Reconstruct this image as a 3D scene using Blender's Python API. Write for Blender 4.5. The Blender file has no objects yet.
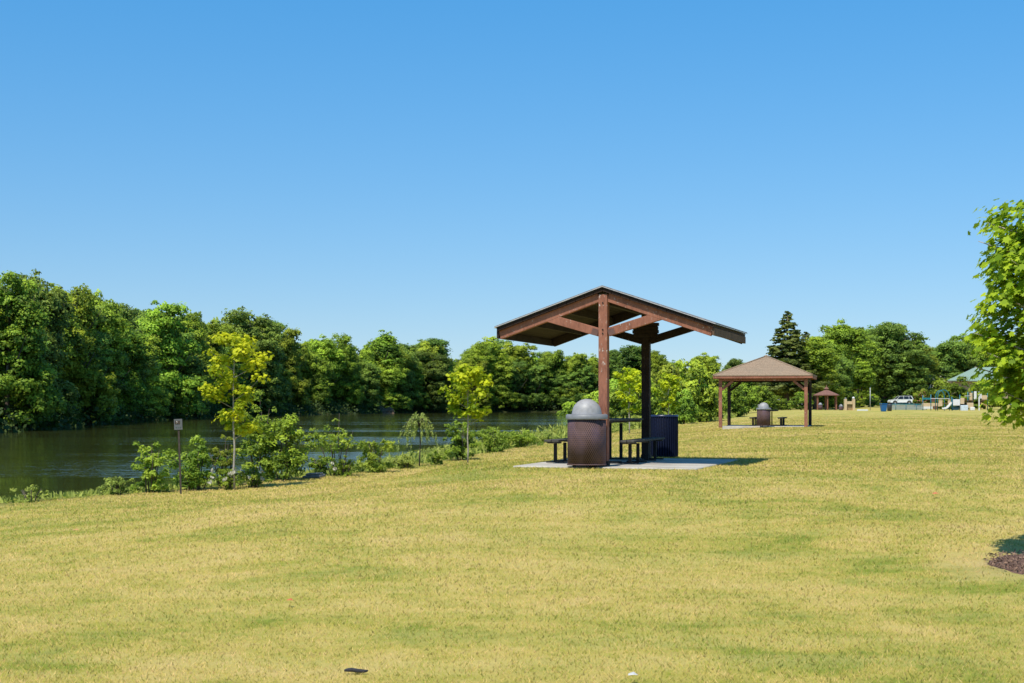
import bpy, bmesh, math, random
import numpy as np
from mathutils import Vector, Matrix
random.seed(7)
RNG = np.random.default_rng(11)
SC = bpy.context.scene
COL = SC.collection
PI = math.pi
F = 1422.0            # focal length in pixels (50 mm on a 36 mm sensor)
HY = 405.0            # row of the horizon
CZ = 1.0              # camera height; z = 0 is the picnic pad

# ------------------------------------------------------------------ tags
def tag(o, label=None, cat=None, group=None, kind=None):
    if label: o['label'] = label
    if cat: o['category'] = cat
    if group: o['group'] = group
    if kind: o['kind'] = kind
    return o

def empty(name, loc=(0, 0, 0), rz=0.0):
    o = bpy.data.objects.new(name, None)
    COL.objects.link(o)
    o.empty_display_size = 0.3
    o.location = loc
    o.rotation_euler = (0, 0, rz)
    return o

def link(name, me, parent=None, mats=None):
    o = bpy.data.objects.new(name, me)
    COL.objects.link(o)
    if parent: o.parent = parent
    for m in (mats or []):
        me.materials.append(m)
    return o

def copy_tree(o, parent=None):
    c = o.copy()
    COL.objects.link(c)
    c.parent = parent
    for ch in list(o.children):
        copy_tree(ch, c)
    return c

# ------------------------------------------------------------------ node helpers
def new_mat(name):
    m = bpy.data.materials.new(name)
    m.use_nodes = True
    nt = m.node_tree
    for n in list(nt.nodes): nt.nodes.remove(n)
    out = nt.nodes.new('ShaderNodeOutputMaterial')
    return m, nt, out

def N(nt, typ, **kw):
    n = nt.nodes.new(typ)
    for k, v in kw.items():
        if k.startswith('i_'):
            n.inputs[k[2:].replace('_', ' ')].default_value = v
        else:
            setattr(n, k, v)
    return n

def noise(nt, vec, scale, detail=3, rough=0.55, dist=0.0):
    n = nt.nodes.new('ShaderNodeTexNoise')
    n.inputs['Scale'].default_value = scale
    n.inputs['Detail'].default_value = detail
    n.inputs['Roughness'].default_value = rough
    n.inputs['Distortion'].default_value = dist
    nt.links.new(vec, n.inputs['Vector'])
    return n.outputs['Fac']

def mapping(nt, vec, scale=(1, 1, 1), rot=(0, 0, 0), loc=(0, 0, 0)):
    n = nt.nodes.new('ShaderNodeMapping')
    n.inputs['Scale'].default_value = scale
    n.inputs['Rotation'].default_value = rot
    n.inputs['Location'].default_value = loc
    nt.links.new(vec, n.inputs['Vector'])
    return n.outputs['Vector']

def ramp(nt, fac, stops, interp='LINEAR'):
    n = nt.nodes.new('ShaderNodeValToRGB')
    cr = n.color_ramp
    cr.interpolation = interp
    while len(cr.elements) < len(stops): cr.elements.new(0.5)
    for e, (p, c) in zip(cr.elements, stops):
        e.position = p
        e.color = (c, c, c, 1) if isinstance(c, (int, float)) else (c[0], c[1], c[2], 1)
    nt.links.new(fac, n.inputs['Fac'])
    return n.outputs['Color']

def mixc(nt, fac, a, b, mode='MIX'):
    n = nt.nodes.new('ShaderNodeMix')
    n.data_type = 'RGBA'
    n.blend_type = mode
    for s, v in ((0, fac), (6, a), (7, b)):
        if isinstance(v, (int, float)):
            n.inputs[s].default_value = v
        elif isinstance(v, (tuple, list)):
            n.inputs[s].default_value = (v[0], v[1], v[2], 1)
        else:
            nt.links.new(v, n.inputs[s])
    return n.outputs[2]

def math_(nt, op, a, b=0.0, clamp=False):
    n = nt.nodes.new('ShaderNodeMath')
    n.operation = op
    n.use_clamp = clamp
    for i, v in enumerate((a, b)):
        if isinstance(v, (int, float)): n.inputs[i].default_value = v
        else: nt.links.new(v, n.inputs[i])
    return n.outputs[0]

def bump(nt, height, strength=0.3, dist=0.01):
    n = nt.nodes.new('ShaderNodeBump')
    n.inputs['Strength'].default_value = strength
    n.inputs['Distance'].default_value = dist
    nt.links.new(height, n.inputs['Height'])
    return n.outputs['Normal']

def objvec(nt):
    return nt.nodes.new('ShaderNodeTexCoord').outputs['Object']

def principled(nt, out, color, rough=0.6, normal=None, metallic=0.0, spec=0.5):
    p = nt.nodes.new('ShaderNodeBsdfPrincipled')
    if isinstance(color, (tuple, list)): p.inputs['Base Color'].default_value = (*color[:3], 1)
    else: nt.links.new(color, p.inputs['Base Color'])
    if isinstance(rough, (int, float)): p.inputs['Roughness'].default_value = rough
    else: nt.links.new(rough, p.inputs['Roughness'])
    p.inputs['Metallic'].default_value = metallic
    p.inputs['Specular IOR Level'].default_value = spec
    if normal is not None: nt.links.new(normal, p.inputs['Normal'])
    nt.links.new(p.outputs[0], out.inputs['Surface'])
    return p

def plain(name, color, rough=0.55, metallic=0.0, var=0.25, scale=6.0, bumpy=0.1, spec=0.5):
    m, nt, out = new_mat(name)
    v = objvec(nt)
    n1 = noise(nt, v, scale, 5, 0.6)
    lo = tuple(c * (1 - var) for c in color)
    hi = tuple(min(1, c * (1 + var)) for c in color)
    col = ramp(nt, n1, [(0.3, lo), (0.7, hi)])
    n2 = noise(nt, v, scale * 12, 3, 0.6)
    principled(nt, out, col, rough, bump(nt, n2, bumpy, 0.004), metallic, spec)
    return m

def wood(name, base, dark, chips=0.0, weather=0.5, axis_scale=(14, 14, 4)):
    m, nt, out = new_mat(name)
    v = objvec(nt)
    g = noise(nt, mapping(nt, v, axis_scale), 2.2, 5, 0.6, 0.6)
    col = ramp(nt, g, [(0.28, dark), (0.62, base)])
    big = noise(nt, v, 1.7, 3)
    col = mixc(nt, ramp(nt, big, [(0.4, 0.0), (0.75, weather)]), col, tuple(min(1, c * 1.5 + .02) for c in base))
    if chips > 0:
        c1 = noise(nt, mapping(nt, v, (5, 5, 2.6)), 4.5, 5, 0.68)
        c2 = noise(nt, v, 1.3, 1)
        mask = math_(nt, 'MULTIPLY', ramp(nt, c1, [(0.60, 0.0), (0.64, 1.0)]), ramp(nt, c2, [(0.42, 0.0), (0.6, 1.0)]))
        col = mixc(nt, math_(nt, 'MULTIPLY', mask, chips), col, (0.60, 0.52, 0.45))
    principled(nt, out, col, 0.8, bump(nt, g, 0.35, 0.004), 0, 0.25)
    return m

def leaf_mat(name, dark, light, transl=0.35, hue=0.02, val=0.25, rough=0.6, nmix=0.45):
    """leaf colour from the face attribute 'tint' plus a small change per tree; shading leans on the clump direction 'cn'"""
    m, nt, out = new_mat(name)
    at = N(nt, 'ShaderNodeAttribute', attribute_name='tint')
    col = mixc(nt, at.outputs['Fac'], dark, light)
    oi = N(nt, 'ShaderNodeObjectInfo')
    hs = N(nt, 'ShaderNodeHueSaturation')
    r = oi.outputs['Random']
    nt.links.new(math_(nt, 'ADD', math_(nt, 'MULTIPLY', r, 2 * hue), 0.5 - hue), hs.inputs['Hue'])
    r2 = math_(nt, 'FRACT', math_(nt, 'MULTIPLY', r, 7.31))
    nt.links.new(math_(nt, 'ADD', math_(nt, 'MULTIPLY', r2, 2 * val), 1 - val), hs.inputs['Value'])
    nt.links.new(col, hs.inputs['Color'])
    cn = N(nt, 'ShaderNodeAttribute', attribute_name='cn')
    geo = N(nt, 'ShaderNodeNewGeometry')
    vt = N(nt, 'ShaderNodeVectorTransform', vector_type='NORMAL', convert_from='OBJECT', convert_to='WORLD')
    nt.links.new(cn.outputs['Vector'], vt.inputs[0])
    mv = N(nt, 'ShaderNodeMix', data_type='VECTOR')
    mv.inputs[0].default_value = nmix
    nt.links.new(geo.outputs['Normal'], mv.inputs[4])
    nt.links.new(vt.outputs[0], mv.inputs[5])
    nn = N(nt, 'ShaderNodeVectorMath', operation='NORMALIZE')
    nt.links.new(mv.outputs[1], nn.inputs[0])
    p = nt.nodes.new('ShaderNodeBsdfPrincipled')
    nt.links.new(hs.outputs[0], p.inputs['Base Color'])
    p.inputs['Roughness'].default_value = rough
    p.inputs['Specular IOR Level'].default_value = 0.25
    nt.links.new(nn.outputs[0], p.inputs['Normal'])
    t = nt.nodes.new('ShaderNodeBsdfTranslucent')
    tc = mixc(nt, 0.55, hs.outputs[0], (0.30, 0.42, 0.02), 'MIX')
    tc = mixc(nt, 0.5, hs.outputs[0], tc)
    nt.links.new(tc, t.inputs['Color'])
    ms = nt.nodes.new('ShaderNodeMixShader')
    ms.inputs[0].default_value = transl
    nt.links.new(p.outputs[0], ms.inputs[1])
    nt.links.new(t.outputs[0], ms.inputs[2])
    nt.links.new(ms.outputs[0], out.inputs['Surface'])
    return m

# ------------------------------------------------------------------ mesh collector
class MB:
    def __init__(s): s.v = []; s.f = []; s.sm = []
    def add(s, vs, fs, smooth=False):
        k = len(s.v)
        s.v += [tuple(v) for v in vs]
        s.f += [tuple(i + k for i in f) for f in fs]
        s.sm += [smooth] * len(fs)
        return s
    def box(s, c, d, rot=None):
        hx, hy, hz = d[0] / 2, d[1] / 2, d[2] / 2
        vs = [Vector((x, y, z)) for x in (-hx, hx) for y in (-hy, hy) for z in (-hz, hz)]
        if rot is not None: vs = [rot @ v for v in vs]
        vs = [v + Vector(c) for v in vs]
        return s.add(vs, [(0, 1, 3, 2), (4, 6, 7, 5), (0, 4, 5, 1), (2, 3, 7, 6), (0, 2, 6, 4), (1, 5, 7, 3)])
    def beam(s, a, b, w, h, up=(0, 0, 1)):
        """rectangular bar from a to b: w across, h along 'up'"""
        a, b = Vector(a), Vector(b)
        d = (b - a); L = d.length; d.normalize()
        u = Vector(up); side = d.cross(u).normalized(); u2 = side.cross(d).normalized()
        R = Matrix((side, d, u2)).transposed()
        return s.box((a + b) / 2, (w, L, h), R)
    def tube(s, pts, rad, n=8, cap=True, smooth=True):
        pts = [Vector(p) for p in pts]
        if isinstance(rad, (int, float)): rad = [rad] * len(pts)
        vs, fs = [], []
        prev = None
        for i, p in enumerate(pts):
            d = (pts[min(i + 1, len(pts) - 1)] - pts[max(i - 1, 0)])
            d.normalize()
            if prev is None:
                ref = Vector((0, 0, 1)) if abs(d.z) < 0.9 else Vector((1, 0, 0))
                a = d.cross(ref).normalized()
            else:
                a = (prev - d * prev.dot(d)).normalized()
            prev = a
            b = d.cross(a)
            for k in range(n):
                t = 2 * PI * k / n
                vs.append(p + (a * math.cos(t) + b * math.sin(t)) * rad[i])
        for i in range(len(pts) - 1):
            for k in range(n):
                k2 = (k + 1) % n
                fs.append((i * n + k, i * n + k2, (i + 1) * n + k2, (i + 1) * n + k))
        s.add(vs, fs, smooth)
        if cap:
            m = len(pts) - 1
            s.add([vs[k] for k in range(n)], [tuple(range(n))[::-1]])
            s.add([vs[m * n + k] for k in range(n)], [tuple(range(n))])
        return s
    def lathe(s, prof, c=(0, 0, 0), n=32, smooth=True, closed=False):
        vs, fs = [], []
        m = len(prof)
        for r, z in prof:
            for k in range(n):
                t = 2 * PI * k / n
                vs.append((c[0] + r * math.cos(t), c[1] + r * math.sin(t), c[2] + z))
        for i in range(m if closed else m - 1):
            j = (i + 1) % m
            for k in range(n):
                k2 = (k + 1) % n
                fs.append((i * n + k, i * n + k2, j * n + k2, j * n + k))
        return s.add(vs, fs, smooth)
    def prism(s, poly, y0, y1, axis='y'):
        """polygon in x,z extruded along y (axis y) or polygon in x,y extruded along z (axis z)"""
        n = len(poly)
        if axis == 'y': vs = [(p[0], y0, p[1]) for p in poly] + [(p[0], y1, p[1]) for p in poly]
        elif axis == 'z': vs = [(p[0], p[1], y0) for p in poly] + [(p[0], p[1], y1) for p in poly]
        else: vs = [(y0, p[0], p[1]) for p in poly] + [(y1, p[0], p[1]) for p in poly]
        fs = [tuple(range(n)), tuple(range(2 * n - 1, n - 1, -1))]
        fs += [(i, i + n, (i + 1) % n + n, (i + 1) % n) for i in range(n)]
        return s.add(vs, fs)
    def build(s, name, mat, parent=None, bevel=0.0, seg=1):
        me = bpy.data.meshes.new(name)
        me.from_pydata(s.v, [], s.f)
        me.polygons.foreach_set('use_smooth', s.sm)
        me.materials.append(mat)
        bm = bmesh.new(); bm.from_mesh(me)
        bmesh.ops.remove_doubles(bm, verts=bm.verts, dist=1e-5)
        bmesh.ops.recalc_face_normals(bm, faces=bm.faces)
        bm.to_mesh(me); bm.free()
        o = link(name, me, parent)
        if bevel > 0:
            b = o.modifiers.new('bevel', 'BEVEL')
            b.width = bevel; b.segments = seg; b.limit_method = 'ANGLE'; b.angle_limit = math.radians(40)
        return o

# ------------------------------------------------------------------ terrain shape
CREST = [(-30, -40), (-22, -10), (-14, 4), (-10, 13), (-7.9, 18.5), (-7.2, 20.2), (-6.25, 21.8), (-5.2, 23.8), (-3.98, 26.8),
         (-2.5, 31), (-0.9, 38), (1.35, 52), (3.8, 64), (8.6, 88), (14.6, 112), (25.5, 155), (40, 210)]
def offset_left(poly, d):
    out = []
    for i, p in enumerate(poly):
        a = Vector(poly[max(i - 1, 0)]); b = Vector(poly[min(i + 1, len(poly) - 1)])
        t = (b - a).normalized()
        out.append((p[0] - t.y * d, p[1] + t.x * d))
    return out
NEAR = offset_left(CREST[:14], 4.5)
FARS = [(18, 150), (24, 260), (27, 380), (15, 452), (-4, 444), (-31, 392), (-46, 325), (-50, 282), (-53, 246), (-52.5, 208), (-49, 170), (-45.5, 140),
        (-42.7, 118), (-41, 90), (-42, 60), (-48, 20), (-56, -40)]
LAKE = NEAR + FARS
WZ = -1.25

def sdist(P, poly, closed=True):
    """signed distance of points to a polygon: negative inside"""
    P = np.asarray(P, float)
    d = np.full(len(P), 1e9)
    inside = np.zeros(len(P), bool)
    n = len(poly)
    for i in range(n if closed else n - 1):
        a = np.array(poly[i], float); b = np.array(poly[(i + 1) % n], float)
        ab = b - a
        t = np.clip(((P - a) @ ab) / (ab @ ab), 0, 1)
        q = a + t[:, None] * ab
        d = np.minimum(d, np.hypot(P[:, 0] - q[:, 0], P[:, 1] - q[:, 1]))
        if closed:
            c = (a[1] > P[:, 1]) != (b[1] > P[:, 1])
            with np.errstate(divide='ignore', invalid='ignore'):
                xi = (b[0] - a[0]) * (P[:, 1] - a[1]) / (b[1] - a[1]) + a[0]
            inside ^= c & (P[:, 0] < xi)
    return np.where(inside, -d, d)

def sstep(x, a, b):
    t = np.clip((x - a) / (b - a), 0, 1)
    return t * t * (3 - 2 * t)

def height(P):
    P = np.asarray(P, float).reshape(-1, 2)
    d = sdist(P, LAKE)
    x, y = P[:, 0], P[:, 1]
    base = -0.6 + 0.6 * sstep(y, 6, 22)
    base = base + 0.25 * sstep(y, 110, 200) + 0.8 * sstep(y, 215, 280)
    land = np.where(d < 4.5, WZ + (-0.41 - WZ) * (1 - (1 - np.clip(d / 4.5, 0, 1)) ** 2.2),
                    -0.41 + 0.41 * sstep(d, 4.0, 13.5))
    lump = 0.03 * np.sin(x * 0.43 + 1.3) * np.cos(y * 0.31) + 0.02 * np.sin(x * 1.1 + y * 0.7)
    flat = sstep(np.hypot(x - 2.2, y - 24.2), 2.8, 7) * sstep(np.hypot(x - 12.2, y - 66.5), 4, 9)
    z = land + base * sstep(d, 0, 6) + lump * flat * sstep(d, 1, 6)
    pad = 1 - sstep(np.hypot(x - 2.2, y - 24.2), 2.6, 4.6)
    z = z * (1 - pad)
    z = np.where(d <= 0, WZ - 0.05 + np.maximum(d * 0.25, -1.6), z)
    return z
def gz(x, y): return float(height([(x, y)])[0])
def at(px, D): return ((px - 512) / F * D, D)

# ------------------------------------------------------------------ world and light
SUN_EL = 60.0
sd = Vector((0.45, 0.76, 0)).normalized()      # the way the light travels over the ground
W = bpy.data.worlds.new("World"); SC.world = W; W.use_nodes = True
nt = W.node_tree
for n in list(nt.nodes): nt.nodes.remove(n)
wo = nt.nodes.new('ShaderNodeOutputWorld'); bg = nt.nodes.new('ShaderNodeBackground')
sky = nt.nodes.new('ShaderNodeTexSky')
sky.sky_type = 'NISHITA'; sky.sun_disc = False
sky.sun_elevation = math.radians(SUN_EL)
to_sun = -sd
sky.sun_rotation = math.atan2(to_sun.x, to_sun.y)
sky.air_density = 1.0; sky.dust_density = 0.3; sky.ozone_density = 2.6; sky.altitude = 100
tc = nt.nodes.new('ShaderNodeTexCoord')
mp = nt.nodes.new('ShaderNodeMapping'); mp.inputs['Scale'].default_value = (1, 1, 0.85); mp.inputs['Location'].default_value = (0, 0, 0.055)
nt.links.new(tc.outputs['Generated'], mp.inputs['Vector']); nt.links.new(mp.outputs[0], sky.inputs['Vector'])
hs = nt.nodes.new('ShaderNodeHueSaturation'); hs.inputs['Saturation'].default_value = 1.12
nt.links.new(sky.outputs[0], hs.inputs['Color'])
sx = nt.nodes.new('ShaderNodeSeparateXYZ'); nt.links.new(tc.outputs['Generated'], sx.inputs[0])
el = math_(nt, 'POWER', math_(nt, 'MULTIPLY', math_(nt, 'MAXIMUM', sx.outputs[2], 0.0), 3.6, True), 0.85)
airc = mixc(nt, el, (0.99, 0.875, 0.86), (0.53, 1.10, 1.28))
tint = mixc(nt, 1.0, hs.outputs[0], airc, 'MULTIPLY')
nt.links.new(tint, bg.inputs['Color'])
bg.inputs['Strength'].default_value = 0.135
nt.links.new(bg.outputs[0], wo.inputs['Surface'])
sl = bpy.data.lights.new('sun', 'SUN'); sl.energy = 5.0; sl.angle = math.radians(0.53); sl.color = (1.0, 0.95, 0.86)
so = bpy.data.objects.new('sun', sl); COL.objects.link(so)
ldir = Vector((sd.x * math.cos(math.radians(SUN_EL)), sd.y * math.cos(math.radians(SUN_EL)), -math.sin(math.radians(SUN_EL))))
so.rotation_euler = ldir.to_track_quat('-Z', 'Y').to_euler(); so.location = (-20, -40, 60)

# ------------------------------------------------------------------ camera
cd = bpy.data.cameras.new('camera'); cam = bpy.data.objects.new('camera', cd); COL.objects.link(cam)
cam.location = (0, 0, CZ); cam.rotation_euler = (PI / 2, 0, 0)
cd.sensor_width = 36; cd.lens = F / 1024 * 36; cd.shift_y = (HY - 341.5) / 1024
cd.clip_start = 0.1; cd.clip_end = 12000
SC.camera = cam
SC.view_settings.view_transform = 'Standard'; SC.view_settings.look = 'None'
SC.view_settings.exposure = 0; SC.view_settings.gamma = 1
SC.render.engine = 'CYCLES'
SC.cycles.max_bounces = 8; SC.cycles.transparent_max_bounces = 8
SC.cycles.use_denoising = True

# ------------------------------------------------------------------ ground
def lawn_colour(nt, vec):
    """straw and green patches shared by the soil sheet and the blades"""
    big = noise(nt, mapping(nt, vec, (1, 1, 0)), 0.24, 5, 0.65, 0.5)
    mid = noise(nt, mapping(nt, vec, (1, 1, 0), loc=(31, 7, 0)), 1.5, 5, 0.68, 0.4)
    fine = noise(nt, mapping(nt, vec, (1, 1, 0), loc=(3, 17, 0)), 9.0, 4, 0.7)
    s = math_(nt, 'ADD', math_(nt, 'MULTIPLY', big, 0.62), math_(nt, 'MULTIPLY', mid, 0.46))
    s = math_(nt, 'ADD', s, math_(nt, 'MULTIPLY', fine, 0.16))
    s = math_(nt, 'SUBTRACT', s, 0.125)
    return s, mid

def ground_mat():
    m, nt, out = new_mat('lawn_ground')
    geo = N(nt, 'ShaderNodeNewGeometry')
    pos = geo.outputs['Position']
    s, mid = lawn_colour(nt, pos)
    lawn = ramp(nt, s, [(0.39, (0.22, 0.26, 0.036)), (0.46, (0.38, 0.34, 0.066)), (0.53, (0.50, 0.395, 0.10)), (0.63, (0.60, 0.44, 0.16))])
    # mowing streaks and thatch
    st = noise(nt, mapping(nt, pos, (0.25, 2.2, 0), rot=(0, 0, 0.2)), 1.2, 4, 0.6)
    lawn = mixc(nt, ramp(nt, st, [(0.42, 0.0), (0.62, 0.4)]), lawn, (0.55, 0.45, 0.15))
    gr = noise(nt, mapping(nt, pos, (1, 1, 0)), 60, 3, 0.8)
    lawn = mixc(nt, ramp(nt, gr, [(0.35, 0.2), (0.6, 0.0)]), lawn, (0.09, 0.085, 0.025))
    soil_n = noise(nt, pos, 1.2, 5, 0.7)
    soil = ramp(nt, soil_n, [(0.35, (0.030, 0.026, 0.012)), (0.5, (0.035, 0.050, 0.012)), (0.7, (0.09, 0.07, 0.035))])
    a = N(nt, 'ShaderNodeAttribute', attribute_name='lawn')
    col = mixc(nt, a.outputs['Fac'], soil, lawn)
    # dry straw halo round the mulch bed of the young maple
    b = N(nt, 'ShaderNodeAttribute', attribute_name='dry')
    dn = noise(nt, pos, 5, 4, 0.7)
    col = mixc(nt, math_(nt, 'MULTIPLY', b.outputs['Fac'], ramp(nt, dn, [(0.3, 0.4), (0.6, 1.0)])), col, (0.50, 0.36, 0.18))
    hgt = math_(nt, 'ADD', gr, math_(nt, 'MULTIPLY', noise(nt, pos, 14, 3), 1.5))
    principled(nt, out, col, 0.95, bump(nt, hgt, 0.55, 0.03), 0, 0.1)
    return m

MAPLE = ((1052 - 512) / F * 12.2, 12.2)
def build_ground():
    def axis(lo, hi, step0, c0, c1, g):
        a = list(np.arange(c0, c1 + 1e-6, step0))
        s = step0
        while a[-1] < hi: s *= g; a.append(a[-1] + s)
        s = step0; b = [a[0]]
        while b[-1] > lo: s *= g; b.append(b[-1] - s)
        return np.array(b[::-1][:-1] + a)
    xs = axis(-3500, 3500, 0.5, -20, 22, 1.045)
    ys = axis(-400, 6000, 0.5, 2, 75, 1.035)
    X, Y = np.meshgrid(xs, ys)
    P = np.stack([X.ravel(), Y.ravel()], 1)
    Z = height(P)
    nx, ny = len(xs), len(ys)
    V = np.column_stack([P, Z])
    i = np.arange(nx * ny).reshape(ny, nx)
    Fc = np.stack([i[:-1, :-1].ravel(), i[:-1, 1:].ravel(), i[1:, 1:].ravel(), i[1:, :-1].ravel()], 1)
    me = bpy.data.meshes.new('ground')
    me.vertices.add(len(V)); me.vertices.foreach_set('co', V.ravel())
    me.loops.add(Fc.size); me.loops.foreach_set('vertex_index', Fc.ravel())
    me.polygons.add(len(Fc)); me.polygons.foreach_set('loop_start', np.arange(len(Fc)) * 4)
    me.polygons.foreach_set('use_smooth', np.ones(len(Fc), bool))
    me.update()
    d = sdist(P, LAKE)
    lawn = sstep(d, 3.0, 5.0)
    far = (P[:, 0] < -20) | ((P[:, 1] > 235) & (P[:, 0] < P[:, 1] * 0.19)) | (P[:, 1] > 330)
    lawn = np.where(far, 0.0, lawn)
    a = me.attributes.new('lawn', 'FLOAT', 'POINT'); a.data.foreach_set('value', lawn.astype(np.float32))
    q = np.hypot((P[:, 0] - MAPLE[0]) / 1.0, (P[:, 1] - MAPLE[1]) / 1.0)
    a = me.attributes.new('dry', 'FLOAT', 'POINT'); a.data.foreach_set('value', ((1 - sstep(q, 0.5, 0.95)) * .7).astype(np.float32))
    link('ground', me, None, [ground_mat()])['kind'] = 'structure'
build_ground()

def water_mat():
    m, nt, out = new_mat('lake_water')
    geo = N(nt, 'ShaderNodeNewGeometry'); pos = geo.outputs['Position']
    w1 = noise(nt, mapping(nt, pos, (1, 1, 0)), 2.2, 3, 0.6, 0.3)
    w2 = noise(nt, mapping(nt, pos, (0.35, 1.0, 0), loc=(9, 3, 0)), 0.9, 3, 0.55)
    h = math_(nt, 'ADD', math_(nt, 'MULTIPLY', w1, 0.6), w2)
    band = noise(nt, mapping(nt, pos, (0.012, 0.075, 0), rot=(0, 0, 0.05)), 1.0, 3, 0.55)
    amp = ramp(nt, band, [(0.43, 0.0), (0.54, 1.0)])
    b = nt.nodes.new('ShaderNodeBump')
    b.inputs['Distance'].default_value = 0.05
    nt.links.new(h, b.inputs['Height'])
    nt.links.new(math_(nt, 'ADD', math_(nt, 'MULTIPLY', amp, 0.66), 0.10), b.inputs['Strength'])
    p = principled(nt, out, (0.050, 0.056, 0.015), 0.05, b.outputs[0], 0, 0.5)
    p.inputs['IOR'].default_value = 1.33
    return m
mb = MB()
mb.add([(-140, -120, WZ), (60, -120, WZ), (60, 520, WZ), (-140, 520, WZ)], [(0, 1, 2, 3)])
mb.build('lake_water', water_mat())['kind'] = 'structure'

# ------------------------------------------------------------------ numpy leaf clouds
def unit(v): return v / np.maximum(np.linalg.norm(v, axis=1, keepdims=True), 1e-9)

SHAPES = {
    'card': [(0, -.5), (.42, -.12), (.28, .38), (-.05, .52), (-.40, .15)],
    'leaf': [(0, -.5), (.26, -.1), (0, .5), (-.26, -.1)],
    'long': [(0, -.5), (.12, -.1), (0, .5), (-.12, -.1)],
    'maple': [(0, -.38), (.05, -.30), (.30, -.36), (.27, -.12), (.50, .08), (.30, .12), (.28, .28), (.13, .22), (0, .52),
              (-.13, .22), (-.28, .28), (-.30, .12), (-.50, .08), (-.27, -.12), (-.30, -.36), (-.05, -.30)],
}

def leaf_mesh(name, C, Nrm, size, shape, tint, cn, mat, hang=None, rng=RNG, fold=0.0):
    """one mesh of many leaf faces: centres C, facing Nrm; hang = preferred direction of the leaf tip"""
    n = len(C)
    Nrm = unit(Nrm)
    if hang is None:
        T = unit(np.cross(Nrm, rng.normal(size=(n, 3))))
    else:
        h = hang + rng.normal(size=(n, 3)) * 0.35
        T = unit(h - Nrm * np.sum(h * Nrm, 1, keepdims=True))
    B = np.cross(Nrm, T)
    S = np.array(SHAPES[shape]); k = len(S)
    size = np.broadcast_to(size, (n,))
    V = C[:, None, :] + (S[None, :, 0, None] * B[:, None, :] + S[None, :, 1, None] * T[:, None, :]) * size[:, None, None]
    if fold:
        V = V - Nrm[:, None, :] * (np.abs(S[None, :, 0, None]) * fold + S[None, :, 1, None] ** 2 * fold) * size[:, None, None]
    me = bpy.data.meshes.new(name)
    me.vertices.add(n * k); me.vertices.foreach_set('co', V.astype(np.float32).ravel())
    me.loops.add(n * k); me.loops.foreach_set('vertex_index', np.arange(n * k))
    me.polygons.add(n); me.polygons.foreach_set('loop_start', np.arange(n) * k)
    me.update()
    a = me.attributes.new('tint', 'FLOAT', 'FACE'); a.data.foreach_set('value', np.clip(tint, 0, 1).astype(np.float32))
    a = me.attributes.new('cn', 'FLOAT_VECTOR', 'FACE'); a.data.foreach_set('vector', unit(cn).astype(np.float32).ravel())
    me.materials.append(mat)
    return me

def clump_cloud(rng, centers, radii, per, squash=0.75, tintc=None):
    """leaves scattered on the shells of clumps; returns C, N, cn, tint"""
    C, NN, T, CN = [], [], [], []
    for i, (c, r) in enumerate(zip(centers, radii)):
        m = max(4, int(per * (r / np.mean(radii)) ** 2))
        u = unit(rng.normal(size=(m, 3)))
        u[:, 2] = np.where(u[:, 2] < -0.35, -u[:, 2], u[:, 2])
        rad = r * rng.uniform(0.55, 1.08, (m, 1)) * (1 + 0.25 * np.sin(u[:, :1] * 5 + i))
        q = u * rad; q[:, 2] *= squash
        C.append(c + q)
        NN.append(unit(u + rng.normal(size=(m, 3)) * 0.55 + np.array([0, 0, 0.35])))
        CN.append(u + np.array([0, 0, 0.15]))
        t0 = rng.uniform(0.05, 0.9) if tintc is None else tintc[i]
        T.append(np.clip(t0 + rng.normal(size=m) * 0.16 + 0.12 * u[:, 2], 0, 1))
    return np.concatenate(C), np.concatenate(NN), np.concatenate(CN), np.concatenate(T)

def crown_clumps(rng, n, cz, rx, rz, lobes=5, skirt=0.0):
    """clump centres spread through an uneven crown (unit tree height)"""
    L = []
    for k in range(lobes):
        a = rng.uniform(0, 2 * PI); rr = rng.uniform(0.15, 0.72)
        L.append((np.array([math.cos(a) * rx * rr, math.sin(a) * rx * rr, cz + rng.uniform(-0.55, 0.6) * rz]), rng.uniform(0.32, 0.62)))
    L.append((np.array([0, 0, cz]), 0.75)); L.append((np.array([rng.uniform(-.3, .3) * rx, 0, cz + rz * 0.5]), 0.55))
    out = []
    while len(out) < n:
        c, s = L[rng.integers(len(L))]
        u = unit(rng.normal(size=(1, 3)))[0]
        p = c + u * np.array([rx, rx, rz]) * s * rng.uniform(0.55, 1.0)
        if p[2] < 0.06: continue
        if skirt > 0 and p[2] < cz - rz * 0.4 and rng.random() > skirt: continue
        out.append(p)
    if skirt >= 1:
        for k in range(n // 4):
            a = rng.uniform(0, 2 * PI); r = rx * rng.uniform(0.5, 1.05)
            out.append(np.array([math.cos(a) * r, math.sin(a) * r, rng.uniform(0.03, 0.3)]))
    return np.array(out)

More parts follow.
